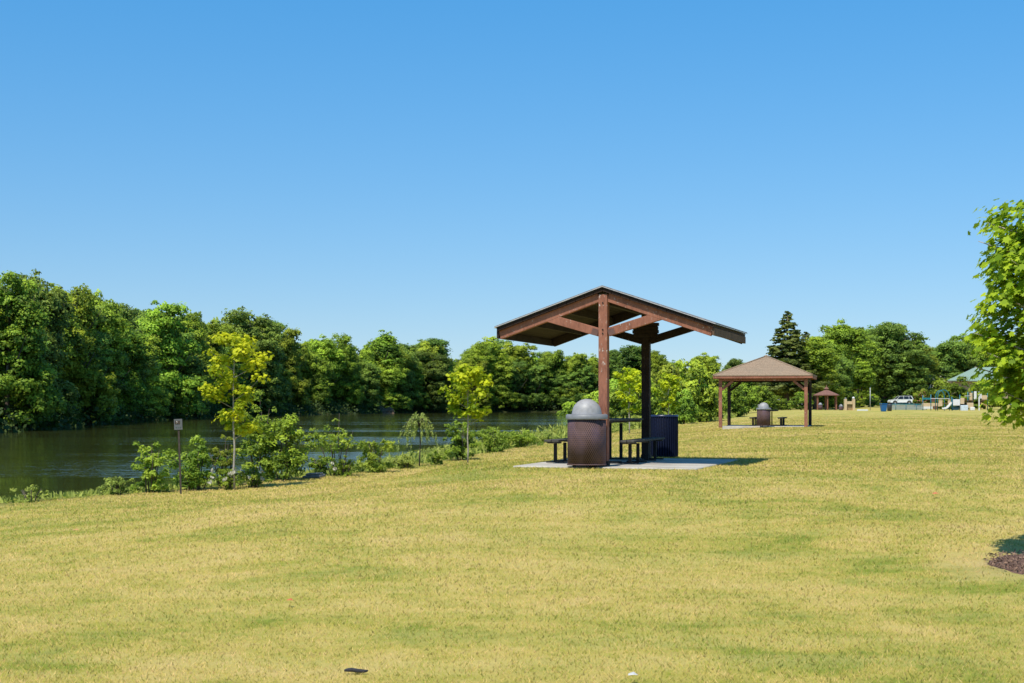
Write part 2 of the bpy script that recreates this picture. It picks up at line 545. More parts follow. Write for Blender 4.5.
def trunk_mb(rng, h, r, limbs=5, lean=0.03, top=0.85, limb_from=0.35, limb_len=0.25):
    mb = MB()
    pts = [(0, 0, -0.03)]
    x = y = 0
    for k in range(1, 7):
        x += rng.uniform(-lean, lean) * h / 3; y += rng.uniform(-lean, lean) * h / 3
        pts.append((x, y, h * top * k / 6))
    rad = [r * (1.25 if k == 0 else 1 - 0.85 * k / 6) for k in range(7)]
    mb.tube(pts, rad, 7)
    for k in range(limbs):
        t = limb_from + (0.9 - limb_from) * (k + rng.uniform(0, 1)) / limbs
        i = min(int(t * 6), 5); a = Vector(pts[i]).lerp(Vector(pts[i + 1]), t * 6 - i)
        ang = rng.uniform(0, 2 * PI); ll = limb_len * h * rng.uniform(0.6, 1.1) * (1.25 - t * 0.8)
        d = Vector((math.cos(ang), math.sin(ang), rng.uniform(0.5, 1.1)))
        b = a + d * ll * 0.5; c = b + (d + Vector((0, 0, 0.5))) * ll * 0.4
        rr = r * (1 - 0.85 * t) * 0.6
        mb.tube([a, b, c], [rr, rr * 0.6, rr * 0.2], 5)
    return mb

BARK = plain('bark', (0.10, 0.075, 0.055), 0.9, var=0.4, scale=9, bumpy=0.5)
BARK_PALE = plain('pale_bark', (0.36, 0.31, 0.25), 0.85, var=0.3, scale=20, bumpy=0.3)
LM = {
    'mid': leaf_mat('broad_leaves', (0.060, 0.115, 0.012), (0.460, 0.590, 0.052), 0.40, 0.022, 0.30, nmix=.6),
    'dark': leaf_mat('dark_leaves', (0.045, 0.092, 0.015), (0.290, 0.420, 0.060), 0.36, 0.015, 0.25, nmix=.6),
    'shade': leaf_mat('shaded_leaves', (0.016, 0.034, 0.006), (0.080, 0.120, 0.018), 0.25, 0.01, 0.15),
    'light': leaf_mat('light_leaves', (0.085, 0.150, 0.012), (0.42, 0.52, 0.040), 0.42, 0.018, 0.2, nmix=.6),
    'yellow': leaf_mat('young_maple_leaves', (0.22, 0.34, 0.008), (0.86, 0.88, 0.03), 0.5, 0.008, 0.1),
    'conifer': leaf_mat('cedar_needles', (0.035, 0.062, 0.010), (0.22, 0.25, 0.045), 0.3, 0.01, 0.15),
    'shrub': leaf_mat('shrub_leaves', (0.10, 0.19, 0.014), (0.48, 0.58, 0.06), 0.45, 0.012, 0.15),
    'willow': leaf_mat('willow_leaves', (0.22, 0.27, 0.04), (0.55, 0.58, 0.15), 0.35, 0.01, 0.1),
    'yellow_green': leaf_mat('yellow_green_shrub_leaves', (0.05, 0.10, 0.008), (0.29, 0.37, 0.024), 0.36, 0.012, 0.15, nmix=.6),  # yellow-green leaf colour of the shrubs themselves
    'weed': leaf_mat('weeds', (0.13, 0.19, 0.02), (0.48, 0.54, 0.10), 0.4, 0.01, 0.1, nmix=0.6),
    'myrtle': leaf_mat('myrtle_leaves', (0.05, 0.085, 0.015), (0.17, 0.23, 0.05), 0.3, 0.01, 0.1),
    'blossom': leaf_mat('pale_blossom', (0.30, 0.28, 0.18), (0.62, 0.58, 0.46), 0.2, 0.0, 0.05),
    'red': leaf_mat('red_blossom', (0.35, 0.08, 0.07), (0.6, 0.22, 0.18), 0.2, 0.0, 0.05),
}

# ------------------------------------------------------------------ far trees: prototypes of height 1
PROTO = {}
def tree_proto(key, seed, mat, kind='round', leaf=0.0185, per=105, clumps=250, bark=BARK):
    rng = np.random.default_rng(seed)
    if kind == 'round':
        cc = crown_clumps(rng, clumps, 0.56, 0.26, 0.42, 11, skirt=0.9); rr = 0.028 + 0.065 * rng.random(len(cc)) ** 1.6
    elif kind == 'skirt':     # foliage down to the ground or water
        cc = crown_clumps(rng, clumps, 0.48, 0.29, 0.50, 13, skirt=1.0); rr = 0.028 + 0.065 * rng.random(len(cc)) ** 1.6
    elif kind == 'tall':
        cc = crown_clumps(rng, clumps, 0.56, 0.17, 0.42, 7, skirt=0.8); rr = 0.028 + 0.06 * rng.random(len(cc)) ** 1.6
    elif kind == 'shrub':
        cc = []
        while len(cc) < clumps:
            a = rng.uniform(0, 2 * PI); r = math.sqrt(rng.random()) * 0.52; z = rng.uniform(0.05, 0.9) * math.sqrt(max(0, 1 - (r / 0.6) ** 2))
            cc.append(np.array([math.cos(a) * r, math.sin(a) * r, z]))
        cc = np.array(cc); rr = rng.uniform(0.08, 0.17, len(cc))
    elif kind == 'conifer':
        cc, rl = [], []
        for k in range(clumps):
            z = 0.16 + 0.82 * (k / clumps) ** 0.9
            R = 0.27 * (1 - z) ** 0.95 + 0.004
            a = rng.uniform(0, 2 * PI); q = R * rng.uniform(0.45, 1.1)
            cc.append([math.cos(a) * q, math.sin(a) * q, z - q * 0.12]); rl.append(max(0.010, 0.075 * (1 - z) + 0.008))
        cc = np.array(cc); rr = np.array(rl)
    if kind in ('round', 'skirt', 'tall'):
        dm = np.linalg.norm(cc[:, None] - cc[None], axis=2); dm.sort(axis=1)
        ok = (dm[:, 4] < 0.115) | (cc[:, 2] < 0.3)
        cc = cc[ok]; rr = rr[ok]
    squ = 0.42 if kind == 'conifer' else 0.75
    C, NN, CN, T = clump_cloud(rng, cc, rr, per, squ)
    C[:, 2] *= 1.0 / np.percentile(C[:, 2], 99.8)
    out = unit(C - np.array([0, 0, 0.5])) if kind != 'shrub' else unit(C - np.array([0, 0, 0.2]))
    CN = unit(CN) * 0.75 + out * 0.5
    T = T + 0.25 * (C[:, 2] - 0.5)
    sz = leaf * rng.uniform(0.65, 1.3, len(C))
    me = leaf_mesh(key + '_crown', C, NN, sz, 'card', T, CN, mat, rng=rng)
    if kind == 'shrub':
        tb = MB()
        for k in range(6):
            a = rng.uniform(0, 6.28)
            tb.tube([(0, 0, -0.03), (math.cos(a) * .12, math.sin(a) * .12, .35), (math.cos(a) * .3, math.sin(a) * .3, .7)], [.015, .011, .004], 5)
    else:
        tb = trunk_mb(rng, 1.0, 0.018, limbs=7, top=0.9 if kind != 'conifer' else 0.97, limb_from=0.25, limb_len=0.3 if kind != 'conifer' else 0.08)
    tmp = tb.build(key + '_trunk', bark)
    tme = tmp.data; bpy.data.objects.remove(tmp)
    PROTO[key] = (me, tme)

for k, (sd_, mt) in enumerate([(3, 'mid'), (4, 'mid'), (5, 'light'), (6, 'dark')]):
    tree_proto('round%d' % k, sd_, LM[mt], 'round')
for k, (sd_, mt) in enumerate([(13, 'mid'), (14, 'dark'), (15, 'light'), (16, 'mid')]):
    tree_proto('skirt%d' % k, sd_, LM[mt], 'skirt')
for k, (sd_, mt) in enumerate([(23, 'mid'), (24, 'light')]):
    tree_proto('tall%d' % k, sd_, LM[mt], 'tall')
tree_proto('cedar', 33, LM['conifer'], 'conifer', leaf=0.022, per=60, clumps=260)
tree_proto('shrub0', 41, LM['yellow_green'], 'shrub', leaf=0.055, per=85, clumps=75)
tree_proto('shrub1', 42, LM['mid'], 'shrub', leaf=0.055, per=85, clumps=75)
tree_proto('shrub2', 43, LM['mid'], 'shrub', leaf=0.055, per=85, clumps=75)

def put_tree(name, key, x, y, h, w, label, cat='tree', group=None, z=None, rz=None, trunkname='trunk'):
    """w = crown width over the prototype's own width"""
    cme, tme = PROTO[key]
    e = empty(name, (x, y, gz(x, y) if z is None else z), random.uniform(0, 6.28) if rz is None else rz)
    e.scale = (h * w, h * w, h)
    tag(e, label, cat, group)
    c = link('crown' if trunkname == 'trunk' else 'foliage', cme, e)
    t = link(trunkname, tme, e)
    return e

# tops of the trees against the sky, read off the photograph (column, row)
SKY = [(-60, 272), (0, 277), (18, 277), (35, 275), (55, 284), (75, 290), (95, 295), (108, 307), (122, 305), (137, 313), (160, 305), (185, 314), (205, 319), (214, 323),
       (235, 315), (250, 311), (268, 318), (285, 329), (308, 340), (324, 337), (340, 335), (356, 345), (370, 341), (384, 333), (402, 345), (430, 339), (446, 347), (457, 359),
       (475, 345), (488, 338), (505, 352), (516, 344), (530, 353), (552, 351), (575, 354), (598, 353), (626, 346), (642, 352), (655, 351), (672, 362), (690, 361), (706, 354), (719, 362),
       (732, 359), (748, 361), (770, 356), (800, 345), (815, 338), (836, 323), (857, 329), (872, 323), (888, 324), (903, 328), (918, 338), (930, 347), (945, 342), (962, 341), (975, 334),
       (992, 338), (1012, 340), (1040, 334), (1100, 338)]
def skyrow(px): return float(np.interp(px, [p[0] for p in SKY], [p[1] for p in SKY]))
# depth of the far shore by column
SH = [(-60, 105), (0, 118), (50, 139), (100, 168), (150, 206), (200, 246), (250, 278), (300, 330), (400, 392), (500, 444), (560, 455), (640, 430), (760, 330)]
def shored(px): return float(np.interp(px, [p[0] for p in SH], [p[1] for p in SH]))

def put_px(name, key, px, top, D, w, label, group=None, cat='tree', trunkname='trunk'):
    x, y = at(px, D)
    z = gz(x, y)
    zt = CZ + (HY - top) / F * D
    return put_tree(name, key, x, y, zt - z, w, label, cat, group, z, None, trunkname)

G_L = 'trees of the wood across the lake'
hero = [
    (6, 277, 'skirt0', 1.0, 'tall green tree on the far bank at the left edge of the picture'),
    (35, 275, 'skirt1', 0.9, 'dark tree with the highest top of the wood at far left'),
    (56, 288, 'tall0', 1.1, 'narrow-topped green tree just right of the highest dark tree at far left'),
    (76, 289, 'skirt2', 0.95, 'lighter green layered tree of the left wood with branches down to the water'),
    (97, 295, 'round0', 1.0, 'green tree on the far bank before the first dip of the left skyline'),
    (122, 305, 'round3', 1.0, 'small round dark top between two dips of the left skyline'),
    (160, 304, 'skirt3', 1.15, 'broad full tree across the lake whose top stands above the small sign'),
    (186, 314, 'round2', 1.0, 'pale green tree across the lake just left of the large yellow sapling'),
    (206, 320, 'round1', 1.0, 'green tree across the lake directly behind the large yellow sapling'),
    (250, 311, 'skirt1', 1.2, 'big dark broad tree on the point of the far bank behind the large yellow sapling'),
    (285, 329, 'skirt3', 0.9, 'green tree on the slope of the skyline right of the big dark broad tree'),
    (324, 337, 'round0', 1.2, 'wide round tree across the lake above the slender bank shrub'),
    (342, 335, 'skirt2', 0.9, 'light green tree left of the eroded brown bank across the lake'),
    (384, 333, 'tall0', 1.5, 'tree with a raised round top straight above the eroded brown bank'),
    (402, 346, 'skirt1', 1.0, 'dark tree just right of the eroded brown bank across the lake'),
    (430, 339, 'round3', 1.5, 'broad dark tree across the lake above the pale weeping willow'),
    (474, 345, 'round2', 1.0, 'pale airy tree across the lake directly behind the second yellow sapling'),
    (490, 338, 'tall1', 1.5, 'tallest tree between the second yellow sapling and the picnic shelter'),
    (516, 344, 'round1', 1.2, 'round green tree across the lake under the left eave of the picnic shelter'),
    (552, 351, 'skirt0', 1.0, 'green tree across the lake under the middle of the shelter roof'),
    (577, 354, 'skirt3', 1.0, 'green tree across the lake straight above the domed trash can'),
    (626, 346, 'round3', 1.4, 'dark round tree seen between the two posts of the picnic shelter'),
    (656, 351, 'round2', 1.0, 'light tree far off just right of the rear shelter post'),
    (706, 354, 'round0', 1.5, 'hazy round tree far off just below the right eave of the picnic shelter'),
    (732, 359, 'round3', 1.0, 'small dark treetop just left of the hip roof of the gazebo'),
]
for px, top, key, w, lab in hero:
    D = shored(px) + (4 if key.startswith('skirt') else 9)
    put_px('broadleaf_tree', key, px, top, D, w, lab, None)
rr = random.Random(5)
def wood_row(px0, px1, dd, drop, wmul, spacing, label, group, keys):
    px = px0
    while px < px1:
        D = shored(px) + dd + rr.uniform(-1.5, 2.5)
        top = skyrow(px) + rr.uniform(*drop) * 118.0 / D
        put_px('broadleaf_tree', rr.choice(keys), px, top, D, wmul * rr.uniform(0.9, 1.15), label, group)
        px += spacing * F / D * rr.uniform(0.85, 1.2)
wood_row(-55, 590, 2.5, (36, 72), 1.15, 5.8, 'low tree at the front of the wood, its leaves hanging to the lake', 'front trees along the far bank', ['skirt0', 'skirt1', 'skirt1', 'skirt3', 'skirt1'])
wood_row(-60, 600, 8, (5, 30), 1.0, 5.4, 'full green tree in the second row of the wood across the lake', 'second row of the wood across the lake', ['round0', 'round1', 'round2', 'skirt3', 'skirt0', 'tall1', 'tall0'])
wood_row(-50, 770, 17, (1, 12), 1.05, 6.4, 'tree at the back of the wood with only its top in view', 'back row of the wood across the lake', ['round0', 'round3', 'round1', 'tall0', 'skirt1'])
wood_row(-60, 760, 26, (4, 14), 1.3, 10.0, 'tree at the back of the wood with only its top in view', 'back row of the wood across the lake', ['skirt1', 'round3'])

# undergrowth that closes the view under the crowns
def leaf_stuff(name, label, cat, C, NN, size, tint, cn, mat, shape='card', hang=None):
    me = leaf_mesh(name, C, NN, size, shape, tint, cn, mat, hang=hang)
    return tag(link(name, me), label, cat, None, 'stuff')
def thicket(name, label, path, hgt, depth, n, size, mat):
    P = np.array(path, float); seg = np.linalg.norm(np.diff(P, axis=0), axis=1); cum = np.r_[0, np.cumsum(seg)]
    t = RNG.uniform(0, cum[-1], n); i = np.clip(np.searchsorted(cum, t) - 1, 0, len(seg) - 1)
    f = (t - cum[i]) / seg[i]
    q = P[i] + (P[i + 1] - P[i]) * f[:, None]
    q = q + RNG.normal(size=(n, 2)) * depth
    lump = 0.6 + 0.4 * np.sin(t * 0.55) * np.cos(t * 0.21 + 1)
    z = height(q) + RNG.uniform(0, 1, n) ** 1.3 * hgt * lump
    C = np.column_stack([q, z])
    NN = RNG.normal(size=(n, 3)) + np.array([0, -0.5, 0.6])
    leaf_stuff(name, label, 'undergrowth', C, NN, size * RNG.uniform(.6, 1.3, n), RNG.uniform(0, 1, n) * 0.7 + 0.3 * (z > 1), NN * 0.5 + np.array([0, -.4, .6]), mat)
fs = [(FARS[i][0], FARS[i][1]) for i in range(3, 15)]
ctr = np.array([-15, 200.0])
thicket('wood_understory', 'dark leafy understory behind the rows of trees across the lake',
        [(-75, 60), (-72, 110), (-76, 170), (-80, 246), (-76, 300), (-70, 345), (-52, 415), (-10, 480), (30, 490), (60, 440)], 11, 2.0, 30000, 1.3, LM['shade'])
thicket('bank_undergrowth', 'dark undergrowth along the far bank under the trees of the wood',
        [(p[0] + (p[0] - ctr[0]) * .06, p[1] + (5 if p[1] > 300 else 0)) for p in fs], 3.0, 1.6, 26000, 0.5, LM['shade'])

# ------------------------------------------------------------------ trees beyond the meadow on the right
put_px('cedar_tree', 'cedar', 787.5, 314, 224, 1.6, 'tall pointed cedar standing behind the hip-roofed gazebo')
put_px('cedar_tree', 'cedar', 806, 334, 246, 1.7, 'lower ragged cedar right beside the tall pointed one')
right = [
    (815, 338, 225, 'tall1', 1.6, 'pale feathery tree between the cedars and the big round trees'),
    (838, 322, 262, 'round0', 1.25, 'big round-topped tree rising above the small hexagonal gazebo'),
    (826, 352, 232, 'skirt2', 1.1, 'low light green tree straight above the small hexagonal gazebo'),
    (843, 356, 238, 'skirt1', 0.9, 'dark upright tree behind the tan playhouse'),
    (858, 330, 285, 'round1', 1.1, 'green tree filling the gap between the two tallest round trees'),
    (884, 323, 290, 'round3', 1.35, 'wide dark tree, one of the two tallest behind the white car'),
    (905, 328, 290, 'skirt1', 1.2, 'dark tree on the right shoulder of the tall group behind the white car'),
    (862, 362, 245, 'tall1', 1.7, 'yellow-green tree with a thin pale trunk left of the blue bin'),
    (882, 362, 296, 'skirt3', 1.0, 'mid green tree standing between the blue bin and the white car'),
    (920, 345, 300, 'skirt0', 1.2, 'dark tree low in the skyline dip above the red flowering bush'),
    (944, 342, 305, 'round3', 1.5, 'dark round tree above the left end of the green roof'),
    (962, 341, 310, 'skirt1', 1.2, 'dark tree behind the green metal roof'),
    (977, 334, 315, 'round1', 1.3, 'tree with a bump on the skyline right of the green roof'),
    (1000, 338, 312, 'skirt0', 1.5, 'dark tree partly hidden behind the near maple'),
    (1030, 335, 310, 'round3', 1.6, 'dark tree behind the near maple at the right edge'),
]
for px, top, D, key, w, lab in right:
    put_px('broadleaf_tree', key, px, top, D, w, lab)
px = 742
while px < 1090:
    D = 318 + rr.uniform(-4, 10)
    if px < 810: D = 250 + rr.uniform(0, 20)
    put_px('broadleaf_tree', rr.choice(['skirt0', 'skirt1', 'skirt3', 'round3']), px, max(skyrow(px) + rr.uniform(3, 12), 362 if px < 812 else 0), D, 1.25,
           'full green tree in the row that closes the meadow', 'row of trees closing the meadow')
    px += 15 * rr.uniform(0.8, 1.15)
px = 838
while px < 1060:
    D = 312 + rr.uniform(-4, 4)
    put_px('broadleaf_tree', rr.choice(['skirt0', 'skirt1', 'skirt3']), px, rr.uniform(356, 372), D, 1.5,
           'lower tree in front of the row that closes the meadow', 'lower trees at the far end of the meadow')
    px += 20 * rr.uniform(0.8, 1.15)

# shrubs along the bank beyond the shelter and behind the gazebo
mids = [
    (600, 402, 84, 'shrub2', 0.9, 'loose green shrub on the bank between the trash can and the front shelter post'),
    (618, 384, 92, 'shrub2', 0.8, 'tall loose green shrub behind the picnic table'),
    (641, 378, 96, 'shrub1', 0.8, 'green shrub behind the yellow sapling framed by the shelter posts'),
    (664, 366, 112, 'shrub2', 0.75, 'tall green shrub just right of the rear shelter post'),
    (690, 361, 118, 'shrub1', 0.9, 'largest rounded green shrub between the rear post and the gazebo'),
    (684, 390, 104, 'shrub1', 0.8, 'low dark green shrub directly above the dark blue bin'),
    (708, 384, 124, 'shrub2', 0.9, 'bright green shrub left of the gazebo posts'),
    (728, 378, 150, 'shrub0', 0.8, 'green shrub seen through the left side of the gazebo'),
    (745, 384, 172, 'shrub2', 0.9, 'green shrub seen above the left bench of the gazebo'),
    (762, 386, 200, 'shrub1', 1.0, 'dark shrub behind the trash can of the gazebo'),
    (781, 396, 205, 'shrub0', 1.2, 'low light shrub under the tall pointed cedar'),
    (801, 392, 210, 'shrub1', 1.2, 'dark low shrub under the lower cedar'),
    (570, 402, 300, 'shrub1', 1.1, 'rounded dark shrub on the shore behind the domed trash can'),
    (596, 392, 200, 'shrub1', 0.9, 'dark green shrub on the lake shore just left of the front shelter post'),
    (617, 380, 220, 'shrub2', 0.9, 'tall shrub far along the bank between the shelter posts'),
    (645, 376, 230, 'shrub1', 0.9, 'tall dark shrub far along the bank left of the rear shelter post'),
    (720, 372, 240, 'shrub1', 0.9, 'dark tall shrub far off at the left gazebo post'),
]
for px_, top, D, key, w, lab in mids:
    put_px('shrub', key, px_, top, D, w, lab, None, 'shrub', 'stems')
for px_, top, D, lab in [(838, 398, 236, 'dark low bush behind the small hexagonal gazebo'), (870, 394, 250, 'shaded bush left of the blue bin'),
                         (856, 397, 244, 'shaded bush behind the tan playhouse'), (825, 397, 240, 'dark bush just left of the small hexagonal gazebo')]:
    put_px('shrub', 'shrub1', px_, top, D, 1.4, lab, None, 'shrub', 'stems')

def flower_bush(px, top, D, w, label, bloom, n):
    e = put_px('flowering_bush', 'shrub2', px, top, D, w, label, None, 'bush', 'stems')
    rng = np.random.default_rng(int(px))
    u = unit(rng.normal(size=(n, 3))); u[:, 2] = np.abs(u[:, 2])
    C = u * np.array([0.56, 0.56, 0.9]) * rng.uniform(0.9, 1.03, (n, 1)) + np.array([0, 0, 0.08])
    C += 0.03 * rng.normal(size=C.shape)
    me = leaf_mesh('flowers', C, u + rng.normal(size=u.shape) * .4, 0.05, 'card', rng.uniform(0, 1, n), u, LM[bloom], rng=rng)
    link('flowers', me, e)
flower_bush(907, 375, 292, 1.3, 'wide bush with cream flowers right behind the white car', 'blossom', 800)
flower_bush(932, 375, 292, 1.25, 'bush with sparse cream flowers above the teal arches', 'blossom', 500)
flower_bush(922, 389, 232, 0.8, 'low bush with red flowers between the white car and the playground', 'red', 260)
put_px('shrub', 'shrub0', 962, 377, 226, 1.15, 'yellow-green round bush under the green roof', None, 'bush', 'stems')
put_px('shrub', 'shrub0', 945, 384, 230, 1.2, 'yellow-green bush rising behind the teal arches', None, 'bush', 'stems')
put_px('shrub', 'shrub1', 984, 380, 226, 1.2, 'dark green bush right of the green-roofed building', None, 'bush', 'stems')

# ------------------------------------------------------------------ materials of the built things
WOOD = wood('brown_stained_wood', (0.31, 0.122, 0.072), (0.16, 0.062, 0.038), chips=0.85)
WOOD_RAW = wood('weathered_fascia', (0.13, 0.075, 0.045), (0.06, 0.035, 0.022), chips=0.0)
WOOD_SHADED = wood('shaded_brown_wood', (0.032, 0.018, 0.014), (0.014, 0.009, 0.007), chips=0.1)  # brown timber again, with the shade under the roofs put into its colour
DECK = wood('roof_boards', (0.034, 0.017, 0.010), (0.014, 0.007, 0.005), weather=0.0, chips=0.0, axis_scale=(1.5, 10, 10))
SHINGLE_G = plain('grey_shingles', (0.22, 0.21, 0.21), 0.95, var=0.35, scale=20, bumpy=0.6)
DRIP = plain('drip_edge_metal', (0.62, 0.58, 0.56), 0.5, 0.3, 0.15, 8)
RAKE_SHADOW = plain('rake_shadow', (0.02, 0.02, 0.022), 0.9)  # near-black colour painting the shadow band below the shingle edge
BLACKM = plain('black_coated_metal', (0.020, 0.018, 0.016), 0.7, var=0.3, spec=.2)
CONC = None
def concrete():
    m, nt, out = new_mat('pad_concrete')
    v = objvec(nt)
    a = noise(nt, v, 1.6, 5, 0.6); b = noise(nt, v, 45, 4, 0.7)
    col = ramp(nt, a, [(0.3, (0.40, 0.36, 0.29)), (0.7, (0.60, 0.54, 0.45))])
    col = mixc(nt, ramp(nt, b, [(0.35, 0.35), (0.6, 0.0)]), col, (0.2, 0.18, 0.15))
    st = noise(nt, v, 0.9, 5, 0.7, 0.8)
    col = mixc(nt, ramp(nt, st, [(0.5, 0.0), (0.7, 0.55)]), col, (0.22, 0.19, 0.15))
    principled(nt, out, col, 0.9, bump(nt, b, 0.4, 0.004), 0, 0.3)
    return m
CONC = concrete()

def perforated(name, metal, hole, nx, nz, thr, sheen=0.35, bag=None):
    """expanded-metal sheet: rows of diamond openings round the can"""
    m, nt, out = new_mat(name)
    v = objvec(nt)
    sp = N(nt, 'ShaderNodeSeparateXYZ'); nt.links.new(v, sp.inputs[0])
    ang = math_(nt, 'MULTIPLY', math_(nt, 'ARCTAN2', sp.outputs[1], sp.outputs[0]), nx / (2 * PI))
    zz = math_(nt, 'MULTIPLY', sp.outputs[2], nz)
    a = math_(nt, 'PINGPONG', math_(nt, 'ADD', ang, zz), 0.5)
    b = math_(nt, 'PINGPONG', math_(nt, 'SUBTRACT', ang, zz), 0.5)
    d = math_(nt, 'MINIMUM', a, b)
    mask = ramp(nt, d, [(thr - 0.05, 0.0), (thr + 0.05, 1.0)])
    n1 = noise(nt, v, 7, 5, 0.65)
    mc = ramp(nt, n1, [(0.3, tuple(c * .75 for c in metal)), (0.7, tuple(c * 1.2 for c in metal))])
    if bag:
        bn = noise(nt, mapping(nt, v, (1, 1, 0.5)), 3.0, 3, 0.6)
        hc = ramp(nt, bn, [(0.42, hole), (0.6, bag)])
    else: hc = hole
    col = mixc(nt, mask, mc, hc)
    principled(nt, out, col, 0.7, bump(nt, math_(nt, 'SUBTRACT', 1.0, mask), 0.4, 0.004), 0, sheen)
    return m
CANBROWN = perforated('brown_expanded_metal', (0.135, 0.078, 0.066), (0.02, 0.012, 0.014), 58, 16.5, 0.22, sheen=.15, bag=(0.05, 0.045, 0.10))
CANBLUE = perforated('blue_expanded_metal', (0.006, 0.011, 0.036), (0.003, 0.004, 0.010), 46, 13, 0.2, sheen=.1)
DOME = plain('grey_plastic_dome', (0.32, 0.305, 0.295), 0.5, var=0.22, scale=9, bumpy=0.25)
COLLAR = plain('grey_plastic_collar', (0.21, 0.21, 0.215), 0.5, var=0.2, scale=8)

def slab(name, label, corners, top, thick, mat=None, kind_cat='concrete pad'):
    mb = MB(); cx = sum(c[0] for c in corners) / 4; cy = sum(c[1] for c in corners) / 4
    mb.prism([(c[0] - cx, c[1] - cy) for c in corners], top - thick, top, 'z')
    o = mb.build(name, mat or CONC, None, 0.012); o.location = (cx, cy, 0)
    return tag(o, label, kind_cat)

def local(P0, ang, u, v):
    c, s = math.cos(ang), math.sin(ang)
    return (P0[0] + c * u + s * v, P0[1] - s * u + c * v)

# ------------------------------------------------------------------ picnic shelter in front
A1 = math.radians(18)
P1 = (1.48, 22.9)
def picnic_shelter():
    e = empty('picnic_shelter', (P1[0], P1[1], 0.02), -A1)
    tag(e, 'brown timber picnic shelter with a low gable roof on two central posts', 'shelter')
    L = 3.1; R0 = 2.81; S = 0.345; HW = 1.80; pw = 0.145
    for k, y in enumerate((0, L)):
        m = WOOD if k == 0 else WOOD_SHADED
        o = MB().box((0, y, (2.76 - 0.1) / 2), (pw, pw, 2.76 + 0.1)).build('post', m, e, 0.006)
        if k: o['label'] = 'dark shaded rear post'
        for sgn in (-1, 1):
            a = (sgn * (pw / 2 + .002), y, R0 - 0.075 - S * pw / 2); b = (sgn * 1.76, y, R0 - 0.075 - S * 1.76)
            MB().beam(a, b, 0.09, 0.14).build('rafter', m, e, 0.005)
            MB().beam((sgn * (pw / 2 + .002), y, 2.15), (sgn * 0.93, y, 2.15 + 0.25), 0.085, 0.135).build('brace', m, e, 0.005)
    # bolt heads where braces meet the posts
    for y in (0,):
        for z in (2.13, 2.19, 2.62):
            MB().tube([(0.0, y - pw / 2 - .012, z), (0.0, y - pw / 2, z)], 0.012, 8).build('bolt', BLACKM, e)
    for sgn in (-1, 1):
        MB().box((sgn * 0.135, -.055, 2.155), (0.11, .006, .10), Matrix.Rotation(-sgn * .31, 3, 'Y')).build('steel_plate', plain('painted_plate', (.15, .07, .05), .6), e)
    for k, y in enumerate((0, L)):
        MB().box((0, y, .045), (pw + .02, pw + .02, .07)).build('post_shoe', BLACKM, e, .003)
    # timbers that carry the roof boards
    o = MB().box((0, L / 2, R0 - 0.13), (0.09, L - pw - .004, 0.16)).build('ridge_beam', WOOD_SHADED, e, 0.005)
    for sgn in (-1, 1):
        for x in (0.62, 1.2):
            MB().box((sgn * x, L / 2, R0 - 0.075 - S * x), (0.045, L - .094, 0.10)).build('purlin', WOOD_SHADED, e)
    z0 = -0.10; z1 = L + 0.06
    y0, y1 = z0, z1
    for sgn in (-1, 1):
        top = R0 - 0.003
        # boards: several planks side by side along the slope
        d = MB(); n = 12
        for k in range(n):
            xa = 1.79 * k / n + .003; xb = 1.79 * (k + 1) / n - .003
            d.add([(sgn * xa, y0, top - S * xa), (sgn * xb, y0, top - S * xb), (sgn * xb, y1, top - S * xb), (sgn * xa, y1, top - S * xa),
                   (sgn * xa, y0, top + .045 - S * xa), (sgn * xb, y0, top + .045 - S * xb), (sgn * xb, y1, top + .045 - S * xb), (sgn * xa, y1, top + .045 - S * xa)],
                  [(0, 1, 2, 3), (4, 7, 6, 5), (0, 4, 5, 1), (1, 5, 6, 2), (2, 6, 7, 3), (3, 7, 4, 0)])
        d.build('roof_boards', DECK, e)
        def sheet(name, mat, dz0, dz1, xw, ya, yb, bev=0):
            mb = MB()
            q = [(0, dz0), (sgn * xw, dz0 - S * xw), (sgn * xw, dz1 - S * xw), (0, dz1)]
            mb.prism([(x, top + z) for x, z in q], ya, yb)
            return mb.build(name, mat, e, bev)
        sheet('rake_shadow', RAKE_SHADOW, 0.047, 0.066, 1.795, y0 + .004, y1 - .004)  # black sheet stands in for the shadow under the shingles
        sheet('shingles', SHINGLE_G, 0.079, 0.093, 1.82, y0 - .02, y1 + .02)
        sheet('drip_edge', DRIP, 0.068, 0.077, 1.83, y0 - .028, y1 + .028)
        # fascia along the eave
        xf = 1.782
        MB().box((sgn * xf, (y0 + y1) / 2 + .01, R0 - 0.062 - S * xf), (0.034, y1 - y0 - .04, 0.118)).build('fascia', WOOD_SHADED if sgn < 0 else WOOD_RAW, e, 0.003)  # left board has its shade in the wood colour
    # dark block of stacked boards round the head of the rear post
    g = MB()
    for k, (w, h) in enumerate([(0.44, .06), (0.47, .06), (0.45, .06), (0.48, .055)]):
        g.box((0.02, L - 0.13, 2.24 + .065 * k), (w, 0.10, h))
    g.box((0.02, L - 0.13, 2.34), (.43, .07, .25))
    g.build('head_block', WOOD_SHADED, e, 0.004)
picnic_shelter()
fl = local(P1, A1, -1.38, -0.50); fr = local(P1, A1, 1.62, -0.58); br = local(P1, A1, 1.62, 3.4); bl = local(P1, A1, -1.38, 3.5)
slab('concrete_pad', 'pale concrete pad under the picnic shelter with two central posts', [fl, fr, br, bl], 0.022, 0.2)

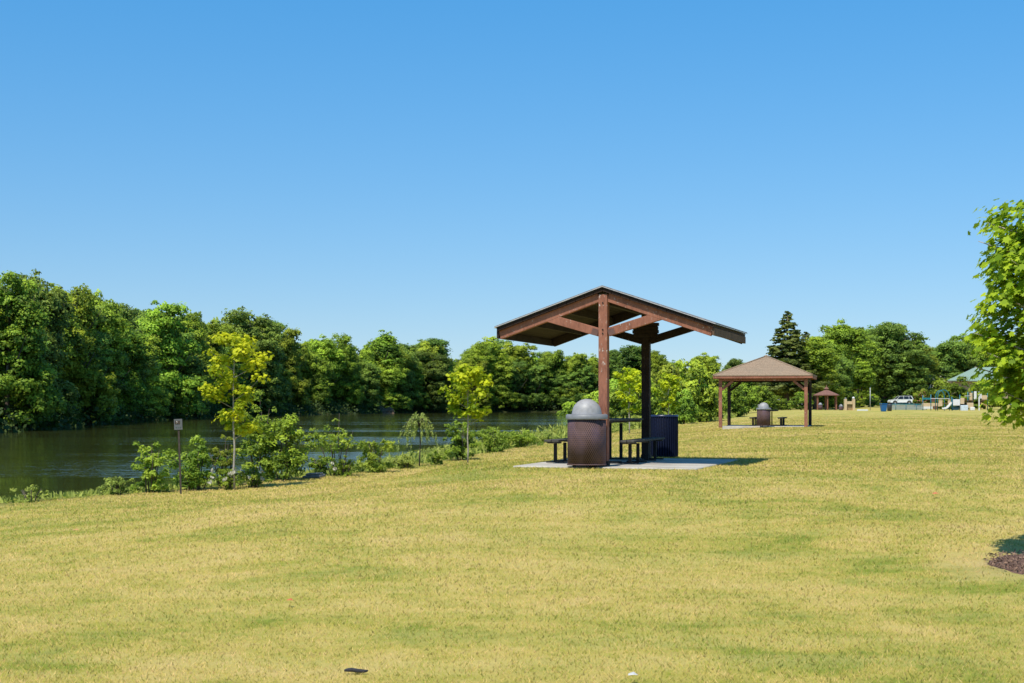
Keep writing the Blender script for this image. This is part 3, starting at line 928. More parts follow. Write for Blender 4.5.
# ------------------------------------------------------------------ trash cans with domed lids
def trash_can(x, y, z, label, rz=0.0, first=[None]):
    if first[0] is None:
        e = empty('trash_can', (x, y, z), rz)
        MB().lathe([(0.302, 0.05), (0.306, 0.05), (0.306, 0.745), (0.302, 0.745), (0.290, 0.745), (0.290, 0.05)], n=48, closed=True).build('body', CANBROWN, e)
        MB().lathe([(0.30, 0.028), (0.314, 0.03), (0.314, 0.052), (0.30, 0.054)], n=48, closed=True).build('bottom_ring', CANBROWN, e)
        fb = MB().lathe([(0.0, 0.03), (0.29, 0.03), (0.29, 0.045), (0.0, 0.045)], n=32)
        for k in range(3):
            t = k * 2.094 + .5
            fb.box((0.2 * math.cos(t), 0.2 * math.sin(t), 0.012), (0.05, 0.05, 0.035))
        fb.build('base', BLACKM, e)
        MB().lathe([(0.200, 0.835), (0.315, 0.833), (0.330, 0.822), (0.333, 0.765), (0.331, 0.757), (0.324, 0.755), (0.318, 0.765), (0.316, 0.812), (0.200, 0.815)], n=48, closed=True).build('collar', COLLAR, e)
        prof = [(0.240, 0.836), (0.236, 0.855)] + [(0.232 * math.cos(t), 0.855 + 0.222 * math.sin(t)) for t in [PI / 2 * k / 9 for k in range(1, 9)]] + [(0.001, 1.0775)]
        d = MB().lathe(prof, n=48).build('dome', DOME, e)
        # hooded opening on the side turned away
        MB().beam((0.0, 0.17, 0.92), (0.0, 0.245, 0.92), 0.24, 0.13).build('flap', COLLAR, e, 0.01)
        first[0] = e
    else:
        e = copy_tree(first[0]); e.location = (x, y, z); e.rotation_euler.z = rz
    tag(e, label, 'trash can')
    return e
trash_can(1.185, 22.55, 0.02, 'brown domed trash can standing against the front post of the near picnic shelter', 0.3)
c = at(763.7, 64.4)
trash_can(c[0], c[1], 0.04, 'brown domed trash can under the hip-roofed gazebo', 1.2)

# open dark blue receptacle
e = empty('trash_bin', (*at(663.7, 27.6), gz(*at(663.7, 27.6)) + 0.01), 0.4)
tag(e, 'dark blue open-topped mesh bin on the grass behind the near shelter', 'trash bin')
MB().lathe([(0.262, 0.05), (0.268, 0.05), (0.268, 0.80), (0.262, 0.80)], n=40, closed=True).build('body', CANBLUE, e)
MB().lathe([(0.258, 0.80), (0.262, 0.828), (0.272, 0.834), (0.282, 0.828), (0.284, 0.80)], n=40).build('rim', plain('dark_blue_rim', (0.012, 0.02, 0.055), 0.35), e)
bb = MB()
for k in range(36):
    t = 2 * PI * k / 36
    bb.box((0.276 * math.cos(t), 0.276 * math.sin(t), 0.42), (0.008, 0.026, 0.76), Matrix.Rotation(t, 3, 'Z'))
bb.build('staves', plain('dark_blue_metal', (0.004, 0.008, 0.028), 0.8, spec=.2), e)
MB().lathe([(0.0, 0.02), (0.275, 0.02), (0.275, 0.05), (0.0, 0.05)], n=32).build('base', BLACKM, e)

# ------------------------------------------------------------------ picnic tables
TOPM = plain('weathered_coated_metal', (0.085, 0.078, 0.065), 0.85, 0.0, 0.35, 12, 0.4, .15)
def picnic_table(x, y, z, rz, label, first=[None]):
    if first[0] is None:
        e = empty('picnic_table', (x, y, z), rz)
        L = 2.45
        def planks(name, x0, w, z, n, th=0.035):
            mb = MB()
            g = w / n
            for k in range(n):
                mb.box((x0 - w / 2 + g * (k + .5), 0, z), (g - 0.012, L, th))
            for yy in (-L / 2 + .18, 0, L / 2 - .18):
                mb.box((x0, yy, z - th / 2 - .016), (w - .02, 0.05, 0.028))
            return mb.build(name, TOPM, e, 0.004)
        planks('tabletop', 0, 0.74, 0.705, 5)
        for s in (-1, 1):
            planks('bench', s * 0.64, 0.26, 0.365, 2)
            for yy in (-.98, -.4, .32, .95):
                MB().box((s * 0.64, yy, 0.165), (0.05, 0.05, 0.305)).build('bench_leg', BLACKM, e, 0.004)
        for yy in (-.80, .62):
            for s in (-1, 1):
                MB().box((s * 0.10, yy, 0.325), (0.05, 0.05, 0.63)).build('table_leg', BLACKM, e, 0.004)
        for yy in (-.98, -.4, .32, .95):
            for s in (-1, 1):
                MB().box((s * 0.62, yy, 0.006), (0.34, 0.085, 0.022)).build('foot_plate', BLACKM, e, 0.003)
        for yy in (-.80, .62):
            MB().box((0, yy, 0.010), (0.9, 0.075, 0.03)).build('cross_foot', BLACKM, e, 0.003)
        first[0] = e
    else:
        e = copy_tree(first[0]); e.location = (x, y, z); e.rotation_euler.z = rz
    tag(e, label, 'picnic table')
    return e
t0 = local(P1, A1, -0.36, 1.62)
picnic_table(t0[0], t0[1], 0.04, -A1, 'black metal picnic table with two benches under the near shelter')

# ------------------------------------------------------------------ gazebo with hip roof
SH_BROWN = None
def shingle_mat():
    m, nt, out = new_mat('tan_shingles')
    v = objvec(nt)
    sp = N(nt, 'ShaderNodeSeparateXYZ'); nt.links.new(v, sp.inputs[0])
    row = math_(nt, 'PINGPONG', math_(nt, 'MULTIPLY', sp.outputs[2], 13.0), 0.5)
    n1 = noise(nt, v, 16, 5, 0.75); n2 = noise(nt, v, 1.5, 3)
    col = ramp(nt, n1, [(0.3, (0.19, 0.13, 0.085)), (0.7, (0.44, 0.31, 0.20))])
    col = mixc(nt, ramp(nt, row, [(0.0, 0.45), (0.16, 0.0)]), col, (0.09, 0.06, 0.04))
    col = mixc(nt, ramp(nt, n2, [(0.4, 0.0), (0.7, 0.3)]), col, (0.2, 0.17, 0.12))
    principled(nt, out, col, 0.95, bump(nt, n1, 0.4, 0.01), 0, 0.15)
    return m
SH_BROWN = shingle_mat()
A2 = math.radians(14.5)
G0 = at(720.5, 65.3)           # front left post
S2 = 3.85
gc = local(G0, A2, S2 / 2, S2 / 2)
def gazebo():
    e = empty('gazebo', (gc[0], gc[1], 0.03), -A2)
    tag(e, 'square brown gazebo with a tan hip roof on four braced posts', 'gazebo')
    h = S2 / 2; ov = 0.31; ze = 2.20
    for sx in (-1, 1):
        for sy in (-1, 1):
            o = MB().box((sx * h, sy * h, ze / 2 - .05), (0.15, 0.15, ze + .02)).build('post', WOOD if sy < 0 else WOOD_SHADED, e, 0.006)
            MB().beam((sx * (h - .076), sy * h, 1.68), (sx * (h - 0.56), sy * h, ze - 0.13), 0.07, 0.11).build('brace', WOOD if sy < 0 else WOOD_SHADED, e, 0.004)
            MB().beam((sx * h, sy * (h - .076), 1.68), (sx * h, sy * (h - 0.56), ze - 0.13), 0.07, 0.11, up=(0, 0, 1)).build('brace', WOOD_SHADED, e, 0.004)
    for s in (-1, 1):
        MB().box((0, s * h, ze - 0.03), (2 * h - .154, 0.09, 0.20)).build('beam', WOOD if s < 0 else WOOD_SHADED, e, 0.004)
        MB().box((s * h, 0, ze - 0.03), (0.09, 2 * h - .154, 0.20)).build('beam', WOOD_SHADED, e, 0.004)
    H = h + ov; zt = 3.26
    for k in range(4):
        R = Matrix.Rotation(k * PI / 2, 3, 'Z')
        mb = MB().add([R @ Vector(p) for p in [(-H, -H, 2.33), (H, -H, 2.33), (0, 0, zt), (-H, -H, 2.29), (H, -H, 2.29), (0, 0, zt - .04)]],
                      [(0, 1, 2), (5, 4, 3), (0, 3, 4, 1)])
        mb.build('roof_face', SH_BROWN, e)
        f = MB().box((0, -H + .03, 2.235), (2 * H - .066 if k % 2 else 2 * H, 0.035, 0.105), None)
        f.v = [tuple(R @ Vector(v)) for v in f.v]
        f.build('fascia', WOOD, e, 0.003)
        mb = MB().tube([R @ Vector((-H, -H, 2.335)), R @ Vector((0, 0, zt + .008))], 0.035, 6)
        mb.build('hip_cap', SH_BROWN, e)
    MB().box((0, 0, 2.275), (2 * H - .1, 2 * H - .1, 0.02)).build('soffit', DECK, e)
    MB().lathe([(0.12, zt - .03), (0.08, zt + .03), (0.001, zt + .07)], n=8, smooth=False).build('roof_cap', SH_BROWN, e)
gazebo()
slab('concrete_pad', 'thin pale concrete pad under the hip-roofed gazebo', [local(gc, A2, u, v) for u, v in ((-1.85, -1.95), (2.0, -1.95), (2.0, 2.0), (-1.85, 2.0))], 0.03, 0.2)
t1 = at(768.5, 66.6)
picnic_table(t1[0], t1[1], 0.05, -A2 - 0.02, 'black metal picnic table with two benches under the hip-roofed gazebo')

# ------------------------------------------------------------------ small far gazebo with cupola
ROOF3 = plain('red_brown_roof', (0.20, 0.095, 0.065), 0.9, var=0.3, scale=6)
def hex_gazebo():
    x, y = at(826.5, 210); z = gz(x, y)
    e = empty('gazebo', (x, y, z), 0.2)
    tag(e, 'small far hexagonal gazebo with a red-brown roof and a pointed cupola', 'gazebo')
    for k in range(6):
        t = k * PI / 3 + .2
        MB().box((1.55 * math.cos(t), 1.55 * math.sin(t), 1.1), (0.16, 0.16, 2.3)).build('post', WOOD, e)
    def cone(name, r0, z0, r1, z1, th, mat):
        MB().lathe([(r0, z0), (r0, z0 + th), (r1, z1 + th), (r1, z1)], n=6, smooth=False, closed=True).build(name, mat, e)
    cone('roof', 2.05, 2.15, 0.30, 2.85, 0.12, ROOF3)
    MB().lathe([(0.28, 2.9), (0.28, 3.18)], n=6, smooth=False).build('cupola_drum', WOOD, e)
    MB().lathe([(0.42, 3.15), (0.10, 3.42), (0.02, 3.75)], n=6, smooth=False).build('cupola_roof', ROOF3, e)
    return z
zh = hex_gazebo()
x, y = at(820.3, 205)
trash_can(x, y, gz(x, y), 'small far trash can beside the hexagonal gazebo', 0.2)
x, y = at(841, 206)
trash_can(x, y, gz(x, y) - .25, 'dark trash can between the hexagonal gazebo and the tan playhouse', 2.2)

# tan playhouse
TAN = plain('tan_panel', (0.58, 0.42, 0.24), 0.6, var=0.12, scale=3)
WHITE = plain('white_plastic', (0.72, 0.70, 0.66), 0.45, var=0.08)
TEAL = plain('teal_painted_pipe', (0.01, 0.16, 0.20), 0.4, var=0.15)
BLUE = plain('blue_plastic', (0.01, 0.11, 0.30), 0.4, var=0.1)
BROWNP = plain('brown_plastic', (0.16, 0.07, 0.045), 0.5)
def playhouse():
    x, y = at(849.5, 200); z = gz(x, y)
    e = empty('playhouse', (x, y, z), 0.05)
    tag(e, 'tan two-pillared playhouse on the grass right of the hexagonal gazebo', 'playhouse')
    for s in (-1, 1):
        MB().box((s * 0.58, 0, 0.78), (0.34, 0.5, 1.6)).build('pillar', TAN, e, 0.03)
    MB().box((0, 0.05, 1.06), (0.81, 0.4, 0.42)).build('wall_panel', TAN, e, 0.02)
    MB().box((0, 0.15, 0.36), (0.81, 0.12, 0.72)).build('door_opening_shade', plain('shaded_tan', (0.33, 0.22, 0.10), 0.7), e, 0.02)  # darker tan sheet paints the shade of the open doorway
    MB().lathe([(0.0, 1.60), (0.16, 1.62), (0.2, 1.75), (0.12, 1.88), (0.0, 1.92)], (0.56, 0, 0), n=12).build('post_cap', WHITE, e)
    MB().lathe([(0.0, 1.60), (0.15, 1.62), (0.17, 1.72), (0.0, 1.80)], (-0.56, 0, 0), n=12).build('post_cap', COLLAR, e)
playhouse()
slab('concrete_bench', 'low pale slab on the grass between the tan playhouse and the blue bin',
     [at(857, 186), at(868, 186), at(868, 187.2), at(857, 187.2)], gz(*at(862, 186)) + .20, .4, WHITE, 'slab')
x, y = at(870.2, 200); z = gz(x, y)
tag(MB().tube([(0, 0, -.1), (0, 0, 3.2)], 0.05, 8).build('pole', plain('pale_metal', (0.45, 0.44, 0.42), 0.5, 0.3), None), 'thin pale pole left of the blue bin', 'pole').location = (x, y, z)
def wheelie_bin():
    x, y = at(883.5, 176); z = gz(x, y)
    e = empty('waste_bin', (x, y, z), 0.1)
    tag(e, 'blue plastic waste bin with lid on the grass left of the white car', 'waste bin')
    b = MB().add([(sx * w, sy * d, zz) for zz, w, d in ((0.02, .27, .27), (0.92, .36, .36)) for sx, sy in ((-1, -1), (1, -1), (1, 1), (-1, 1))],
                 [(0, 1, 2, 3), (7, 6, 5, 4), (0, 4, 5, 1), (1, 5, 6, 2), (2, 6, 7, 3), (3, 7, 4, 0)])
    b.build('body', BLUE, e, 0.03)
    MB().box((0, 0, 0.96), (0.80, 0.80, 0.09)).build('lid', BLUE, e, 0.03)
    MB().tube([(-.3, .38, .88), (.3, .38, .88)], 0.02, 6).build('handle', BLUE, e)
wheelie_bin()
x, y = at(889.5, 182)
tag(MB().lathe([(0.0, 0), (0.27, 0), (0.33, .85), (.28, .95), (0, .97)], n=16).build('waste_bin', plain('dark_grey_plastic', (0.04, 0.045, 0.05), 0.5), None), 'dark grey round bin beside the blue plastic bin', 'waste bin').location = (x, y, gz(x, y))

# ------------------------------------------------------------------ cars
GLASS = plain('dark_car_glass', (0.015, 0.02, 0.025), 0.08, var=0.05, bumpy=0)
TYRE = plain('tyre_rubber', (0.015, 0.015, 0.016), 0.8)
RIM = plain('wheel_rim', (0.35, 0.35, 0.36), 0.3, 0.7)
def car(x, y, z, rz, paint, label):
    e = empty('parked_car', (x, y, z), rz)
    tag(e, label, 'car')
    prof = [(-2.38, .42), (-2.40, .70), (-2.28, .88), (-1.30, 1.02), (-1.05, 1.06), (1.95, 1.08), (2.32, 1.02), (2.40, .75), (2.38, .42)]
    mb = MB()
    rows = [(-.93, 0.97), (-.97, 1.0), (.97, 1.0), (.93, .97)]
    wheel_x = (-1.45, 1.42)
    n = len(prof); vs = []
    for yy, s in rows: vs += [(px * (0.985 if s < 1 else 1), yy, pz * (1 if s == 1 else .985) if i in (2, 3, 4, 5, 6) else pz) for i, (px, pz) in enumerate(prof)]
    fs = [(r * n + i, r * n + (i + 1) % n, (r + 1) * n + (i + 1) % n, (r + 1) * n + i) for r in range(3) for i in range(n)]
    fs += [tuple(range(n)), tuple(range(4 * n - 1, 3 * n - 1, -1))]
    mb.add(vs, fs)
    mb.build('body', paint, e, 0.04, 2)
    # greenhouse
    cab0 = [(-1.12, 1.06), (-.45, 1.66), (1.75, 1.70), (2.25, 1.08)]
    mb = MB()
    vs = []
    for yy, k in ((-.88, 0), (-.66, 1), (.66, 1), (.88, 0)): pass
    lo = [(-1.15, -.88, 1.05), (2.28, -.88, 1.05), (2.28, .88, 1.05), (-1.15, .88, 1.05)]
    hi = [(-.40, -.68, 1.64), (1.95, -.68, 1.66), (1.95, .68, 1.66), (-.40, .68, 1.64)]
    MB().add(lo + hi, [(0, 1, 2, 3), (7, 6, 5, 4), (0, 4, 5, 1), (1, 5, 6, 2), (2, 6, 7, 3), (3, 7, 4, 0)]).build('windows', GLASS, e, 0.03)
    MB().box((0.80, 0, 1.685), (2.45, 1.40, 0.06)).build('roof', paint, e, 0.03, 2)
    for s in (-1, 1):
        for xb, xt in ((-1.12, -.42), (0.30, .34), (1.42, 1.40), (2.24, 1.94)):
            MB().beam((xb, s * .895, 1.05), (xt, s * .70, 1.66), 0.05 if xb < 2 else .10, 0.03, up=(0, s, 0.3)).build('pillar', paint, e)
        MB().box((s * 0, s * 0, 0), (0.001, 0.001, 0.001))
        for wx in wheel_x:
            w = MB().lathe([(0.20, -.11), (.35, -.11), (.37, -.06), (.37, .06), (.35, .11), (.20, .11)], n=24).build('wheel', TYRE, e)
            w.rotation_euler = (PI / 2, 0, 0); w.location = (wx, s * .88, .37)
            r = MB().lathe([(0.0, .09), (.06, .10), (.2, .085), (.22, .10)], n=20).build('rim', RIM, w)
            r.rotation_euler = (0 if s < 0 else PI, 0, 0)
            MB().lathe([(0.38, 0), (.44, 0.0), (.44, .06), (.38, .06)], n=24, closed=True).build('wheel_arch', TYRE, e)
            a = [o for o in e.children if o.name.startswith('wheel_arch')][-1]
            a.rotation_euler = (PI / 2, 0, 0); a.location = (wx, s * .97 + (.035 if s < 0 else .025), .40)
        MB().box((-2.32, s * .68, .76), (0.16, .36, .14)).build('headlight', RIM, e, 0.02)
        MB().box((2.34, s * .74, .88), (0.14, .28, .2)).build('tail_light', plain('tail_red', (0.3, 0.01, 0.01), 0.3), e, 0.02)
        MB().box((-.98, s * 1.03, 1.08), (0.14, .16, .14)).build('mirror', paint, e, 0.02)
    return e
CARW = plain('white_car_paint', (0.82, 0.82, 0.82), 0.25, var=0.02, bumpy=0)
CARD = plain('dark_car_paint', (0.015, 0.02, 0.04), 0.25, var=0.02, bumpy=0)
x, y = at(900.7, 284)
car(x, y, gz(x, y) + .02, 0.06, CARW, 'white sport utility car parked side-on beyond the meadow')
x, y = at(869, 272)
car(x, y, gz(x, y) - .15, -1.2, CARD, 'dark car in the shade of the trees above the blue bin')

# ------------------------------------------------------------------ low mesh fence in front of the white car
def mesh_fence():
    e = empty('mesh_fence', (*at(906, 214), gz(*at(906, 214))), 0)
    tag(e, 'low grey mesh fence with a teal top rail in front of the white car', 'fence')
    m, nt, out = new_mat('grey_mesh')
    v = objvec(nt); n1 = noise(nt, mapping(nt, v, (1, 1, 3)), 3, 4)
    principled(nt, out, ramp(nt, n1, [(0.3, (0.20, 0.24, 0.25)), (0.7, (0.32, 0.36, 0.36))]), 0.6)
    w = 6.2
    mb = MB()
    for k in range(62): mb.box((-w / 2 + .1 * k + .05, 0, .40), (0.06, 0.02, .74))
    for k in range(7): mb.box((0, .012, .10 + .1 * k), (w, 0.012, 0.05))
    mb.build('mesh_panel', m, e)
    MB().tube([(-w / 2, 0, .86), (w / 2, 0, .86)], 0.07, 8).build('top_rail', TEAL, e)
    for k in range(5): MB().tube([(-w / 2 + k * w / 4, -.03, -.1), (-w / 2 + k * w / 4, -.03, .9)], 0.04, 8).build('fence_post', TEAL, e)
mesh_fence()

# ------------------------------------------------------------------ playground
def arch(mb, x0, x1, h, y, r=0.055):
    pts = [(x0, y, -.1), (x0, y, h * .62)]
    for k in range(1, 8):
        t = PI * k / 8
        pts.append(((x0 + x1) / 2 - (x1 - x0) / 2 * math.cos(t), y, h * .62 + h * .38 * math.sin(t)))
    pts += [(x1, y, h * .62), (x1, y, -.1)]
    mb.tube(pts, r, 8)
def P(px, D): return at(px, D)
def play():
    D = 196
    z = gz(*P(945, D))
    def X(px, cx): return (px - cx) / F * D
    e = empty('arch_climber', (*P(943, D), z), 0)
    tag(e, 'teal arched climbing frame with tan panels and a white slide left in the playground', 'climbing frame')
    c = 943
    for a, b, h, yy in ((935.5, 944.5, 2.75, 0), (939.5, 951.5, 2.85, .9)):
        m = MB(); arch(m, X(a, c), X(b, c), h, yy); m.build('arch_pipe', TEAL, e)
    for px, h in ((923.5, 2.1), (931.5, 2.2), (952.5, 1.9)):
        MB().tube([(X(px, c), .3, -.1), (X(px, c), .3, h)], .06, 8).build('post', TEAL, e)
    MB().box((X(927.5, c), .3, 1.62), (1.0, .06, .25)).build('rail_panel', TEAL, e)
    MB().box((X(933.5, c), .5, 1.45), (0.7, .06, .55)).build('climb_panel', BROWNP, e)
    MB().box((X(940.8, c), .1, 1.05), (0.52, .12, 0.95)).build('wall_panel', TAN, e, .03)
    MB().box((X(949.4, c), .1, 1.1), (0.36, .12, 0.9)).build('wall_panel', TAN, e, .03)
    MB().box((X(945.5, c), .3, 0.95), (0.7, .9, .08)).build('deck', BROWNP, e)
    MB().box((X(940, c), -.05, 1.64), (2.6, .05, .06)).build('handrail', WHITE, e)
    sl = MB()
    prof = [(X(950.5, c), 1.0), (X(948.5, c), .62), (X(946, c), .28), (X(943.5, c), .16), (X(942, c), .18)]
    for yy in (-.62, -.1): pass
    q = prof + [(p[0], p[1] + .22) for p in prof[::-1]]
    sl.prism(q, -.7, -.62); sl.prism(q, -.12, -.04)
    sl.prism(prof + [(p[0], p[1] + .05) for p in prof[::-1]], -.62, -.12)
    sl.build('slide', WHITE, e)
    e2 = empty('low_play_panels', (*P(931, D + 6), gz(*P(931, D + 6))), 0)
    tag(e2, 'long low white and brown play panels left of the teal arches', 'play equipment')
    MB().box((X(931, 931), 0, .75), (2.6, .12, .5)).build('tan_panel', TAN, e2, .03)
    MB().box((X(927, 931), -.1, .32), (1.5, .2, .35)).build('white_panel', WHITE, e2, .03)
    MB().box((X(935.5, 931), -.1, .34), (0.6, .2, .5)).build('brown_panel', BROWNP, e2, .03)
    # second group: boxes and panels
    e3 = empty('play_tower', (*P(963, D), gz(*P(963, D))), 0); c = 963
    tag(e3, 'play tower with cream and tan panels above pale boxes right of the teal arches', 'play tower')
    for px, h in ((953.5, 1.3), (961, 2.2), (969, 2.6), (973.3, 2.7)):
        MB().tube([(X(px, c), .5, -.1), (X(px, c), .5, h)], .06, 8).build('post', TEAL, e3)
    MB().box((X(956.5, c), 0, 1.12), (0.95, .12, .85)).build('cream_panel', WHITE, e3, .03)
    MB().box((X(962.3, c), 0, 1.32), (0.55, .12, .85)).build('tan_panel', TAN, e3, .03)
    MB().box((X(963, c), -.5, .36), (0.98, .5, .78)).build('white_box', plain('bluish_white', (0.55, 0.62, 0.66), .4), e3, .04)
    MB().box((X(969.3, c), -.4, .72), (0.85, .3, .72)).build('tan_box', TAN, e3, .04)
    MB().box((X(971, c), -.6, .26), (0.6, .3, .45)).build('white_box', WHITE, e3, .04)
    MB().box((X(971.2, c), 0.1, 1.95), (0.38, .14, 1.0)).build('tan_panel', TAN, e3, .03)
    MB().box((X(975.5, c), 0.1, 2.1), (0.36, .14, 1.1)).build('cream_panel', WHITE, e3, .03)
    MB().box((X(971, c), 0.4, 1.35), (1.0, .8, .08)).build('deck', BROWNP, e3)
    MB().tube([(X(964.5, c), 0, 2.0), (X(971, c), 0, 2.05)], .035, 6).build('handrail', WHITE, e3)
    MB().box((X(956, c), .2, .33), (.9, .1, .5)).build('dark_panel', plain('deep_teal', (0.01, 0.06, 0.08), .5), e3)
    for px in (955, 958, 966, 974.5): MB().tube([(X(px, c), .9, 0), (X(px, c), .9, 1.7)], .04, 6).build('post', TEAL, e3)
    for zz in (.5, .8, 1.1): MB().tube([(X(966, c), .2, zz), (X(968.6, c), .2, zz)], .03, 6).build('rung', BROWNP, e3)
    MB().box((X(965.8, c), .7, 1.5), (.35, .1, .3)).build('brown_panel', BROWNP, e3, .02)
    e4 = empty('slide_tower', (*P(981, D), gz(*P(981, D))), 0); c = 981
    tag(e4, 'right-hand play tower with a cream post, tan panel and tan slide beside the near maple', 'play tower')
    MB().box((X(978.6, c), -.2, 1.25), (.16, .16, 2.6)).build('post', WHITE, e4, .02)
    MB().tube([(X(988, c), .2, -.1), (X(988, c), .2, 2.4)], .06, 8).build('post', TEAL, e4)
    MB().box((X(984.5, c), 0, 1.75), (.75, .12, .6)).build('tan_panel', TAN, e4, .03)
    MB().box((X(980.5, c), 0.1, 2.05), (.4, .12, .9)).build('cream_panel', WHITE, e4, .03)
    MB().box((X(984, c), .2, 1.3), (1.0, .8, .1)).build('deck', BROWNP, e4)
    MB().beam((X(980, c), -.3, 1.0), (X(986, c), -.5, .62), .4, .14).build('slide', plain('orange_tan', (.60, .33, .17), .5), e4, .03)
play()

# ------------------------------------------------------------------ building with green roof
def building():
    D = 290
    x0, y0 = at(950, D); x1, _ = at(1010, D)
    z = gz(x0, y0)
    e = empty('building', (x0, y0, z), 0)
    tag(e, 'building with a wide pale green metal roof behind the playground', 'building')
    w = x1 - x0
    zr0 = CZ + (HY - 381) / F * D - z; zr1 = CZ + (HY - 366) / F * D - z
    MB().box((w / 2 + .3, 6, zr0 / 2), (w - .8, 10, zr0)).build('wall', plain('tan_brick', (0.32, 0.24, 0.17), .9), e)
    gm, nt, out = new_mat('green_metal_roof')
    v = objvec(nt); sp = N(nt, 'ShaderNodeSeparateXYZ'); nt.links.new(v, sp.inputs[0])
    rib = math_(nt, 'PINGPONG', math_(nt, 'MULTIPLY', sp.outputs[0], 2.2), 0.5)
    col = mixc(nt, ramp(nt, rib, [(0, 1.0), (.12, 0.0)]), (0.24, 0.33, 0.26), (0.16, 0.23, 0.18))
    principled(nt, out, col, .8, spec=.15)
    MB().add([(-.5, 0, zr0), (w + .5, 0, zr0 - .15), (w + .5, 7, zr1 - .2), (w * .60, 7, zr1 - .3), (-.5, 0, zr0 + .18), (w + .5, 0, zr0), (w + .5, 7, zr1), (w * .60, 7, zr1 - .1)],
             [(3, 2, 1, 0), (4, 5, 6, 7), (0, 1, 5, 4), (1, 2, 6, 5), (2, 3, 7, 6), (3, 0, 4, 7)]).build('roof', gm, e)
    for k in range(3):
        MB().box((2.2 + 3.4 * k, .96, 1.4), (1.2, .08, 1.3)).build('window', GLASS, e)
building()

# ------------------------------------------------------------------ sign by the water
def sign():
    x, y = at(180.6, 22.6); z = gz(x, y)
    zt = CZ + (HY - 419) / F * 22.6 - z
    e = empty('sign', (x, y, z), 0.1)
    tag(e, 'small grey notice plate on a thin rusty stake at the edge of the lake bank', 'sign')
    lean = -0.035
    MB().beam((0.01, 0, -.15), (lean, 0, zt - .02), 0.028, 0.02, up=(0, 1, 0)).build('stake', plain('rusty_steel', (0.06, 0.042, 0.03), .8, var=.4, scale=20), e)
    pl = MB().box((lean, -.016, zt - .085), (.128, .006, .17), Matrix.Rotation(-.04, 3, 'Y')).build('plate', plain('dull_plate', (0.13, 0.13, 0.125), .5, var=.12), e)
    dk = plain('brown_print', (0.07, 0.045, 0.03), .6)
    s = MB(); cz = zt - .085
    # dark panel with a pale figure, a line of lettering below
    s.box((lean - .012, -.022, cz + .032), (.078, .004, .052))
    s.build('picture_panel', dk, pl)
    g = MB().tube([(lean - .024, -.026, cz + .014), (lean - .012, -.026, cz + .032), (lean - .026, -.026, cz + .05)], .006, 6)
    g.build('figure', plain('pale_print', (0.5, 0.45, 0.38), .6), pl)
    ln = MB()
    for k, wd in enumerate((.03, .018, .026)): ln.box((lean - .03 + .031 * k, -.021, cz - .048), (wd * .8, .004, .010))
    ln.build('lettering', plain('green_print', (0.06, 0.10, 0.07), .6), pl)
sign()

# ------------------------------------------------------------------ young trees with real leaves
def sapling(px, rowbase, D, top, wpx, seed, label, nclump=46, per=26, leaf=.10, low=0.38, mat='yellow', trunk=.018):
    rng = np.random.default_rng(seed)
    x, y = at(px, D); z = gz(x, y)
    h = CZ + (HY - top) / F * D - z
    w = wpx / F * D / 2
    e = empty('young_tree', (x, y, z), 0)
    tag(e, label, 'young tree')
    cl, rr_ = [], []
    tb = MB()
    pts = [(0, 0, -.05)]
    xx = yy = 0
    for k in range(1, 8):
        xx += rng.uniform(-.02, .02) * h / 2; yy += rng.uniform(-.02, .02) * h / 2
        pts.append((xx, yy, h * .95 * k / 7))
    tb.tube(pts, [trunk * (1.2 - k / 7.5) for k in range(8)], 7)
    nb = 13
    for k in range(nb):
        t = low + (0.93 - low) * (k + .5) / nb
        i = min(int(t / .95 * 7), 6); a = Vector(pts[i]).lerp(Vector(pts[i + 1]), min(1, t / .95 * 7 - i))
        ang = k * 2.4 + rng.uniform(-.4, .4)
        env = .80 * w * (1.15 - 1.0 * ((t - .58) / .45) ** 2) * rng.uniform(.75, 1.1)
        env = max(env, w * .25)
        d = Vector((math.cos(ang), math.sin(ang), .5))
        b = a + Vector((d.x, d.y, .55)) * env * .5; c = b + Vector((d.x, d.y, .85)) * env * .45
        tb.tube([a, b, c], [trunk * .4, trunk * .28, trunk * .1], 5)
        for q in range(int(nclump / nb) + 1):
            f = rng.uniform(.35, 1.05)
            p = a.lerp(b, f * 2) if f < .5 else b.lerp(c, f * 2 - 1)
            cl.append(np.array(p) + rng.normal(size=3) * .05 * w); rr_.append(rng.uniform(.14, .26) * w * 1.3)
    for q in range(5): cl.append(np.array(pts[-1]) + rng.normal(size=3) * .06 + np.array([0, 0, -.05 * q])); rr_.append(.16 * w)
    C, NN, CN, T = clump_cloud(rng, cl, rr_, per, 0.8)
    NN = unit(NN + np.array([0, 0, .3]))
    CN = unit(CN * .6 + NN)
    hang = np.column_stack([C[:, 0], C[:, 1], np.full(len(C), -.8 * w)])
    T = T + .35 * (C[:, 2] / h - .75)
    me = leaf_mesh('crown', C, NN, leaf * rng.uniform(.6, 1.25, len(C)), 'maple', T, CN, LM[mat], hang=unit(hang), rng=rng, fold=.25)
    link('crown', me, e)
    tb.build('trunk', BARK_PALE, e)
    return e
sapling(234.5, 484, 23.8, 333, 70, 71, 'largest yellow-green young maple with a thin pale trunk on the bank right of the sign', leaf=.078, nclump=64, per=42, low=.30)
sapling(467.5, 459.5, 33.5, 366, 52, 72, 'yellow-green young maple on the bank midway between the willow and the shelter', leaf=.095, nclump=56, per=36)
sapling(629.5, 430, 68, 369, 34, 73, 'yellow young maple seen between the two posts of the picnic shelter', leaf=.15, nclump=54, per=26, low=.3, trunk=.03)
sapling(668, 424, 78, 374, 30, 74, 'yellow young maple standing above the dark blue bin', leaf=.16, nclump=54, per=26, low=.3, trunk=.03)

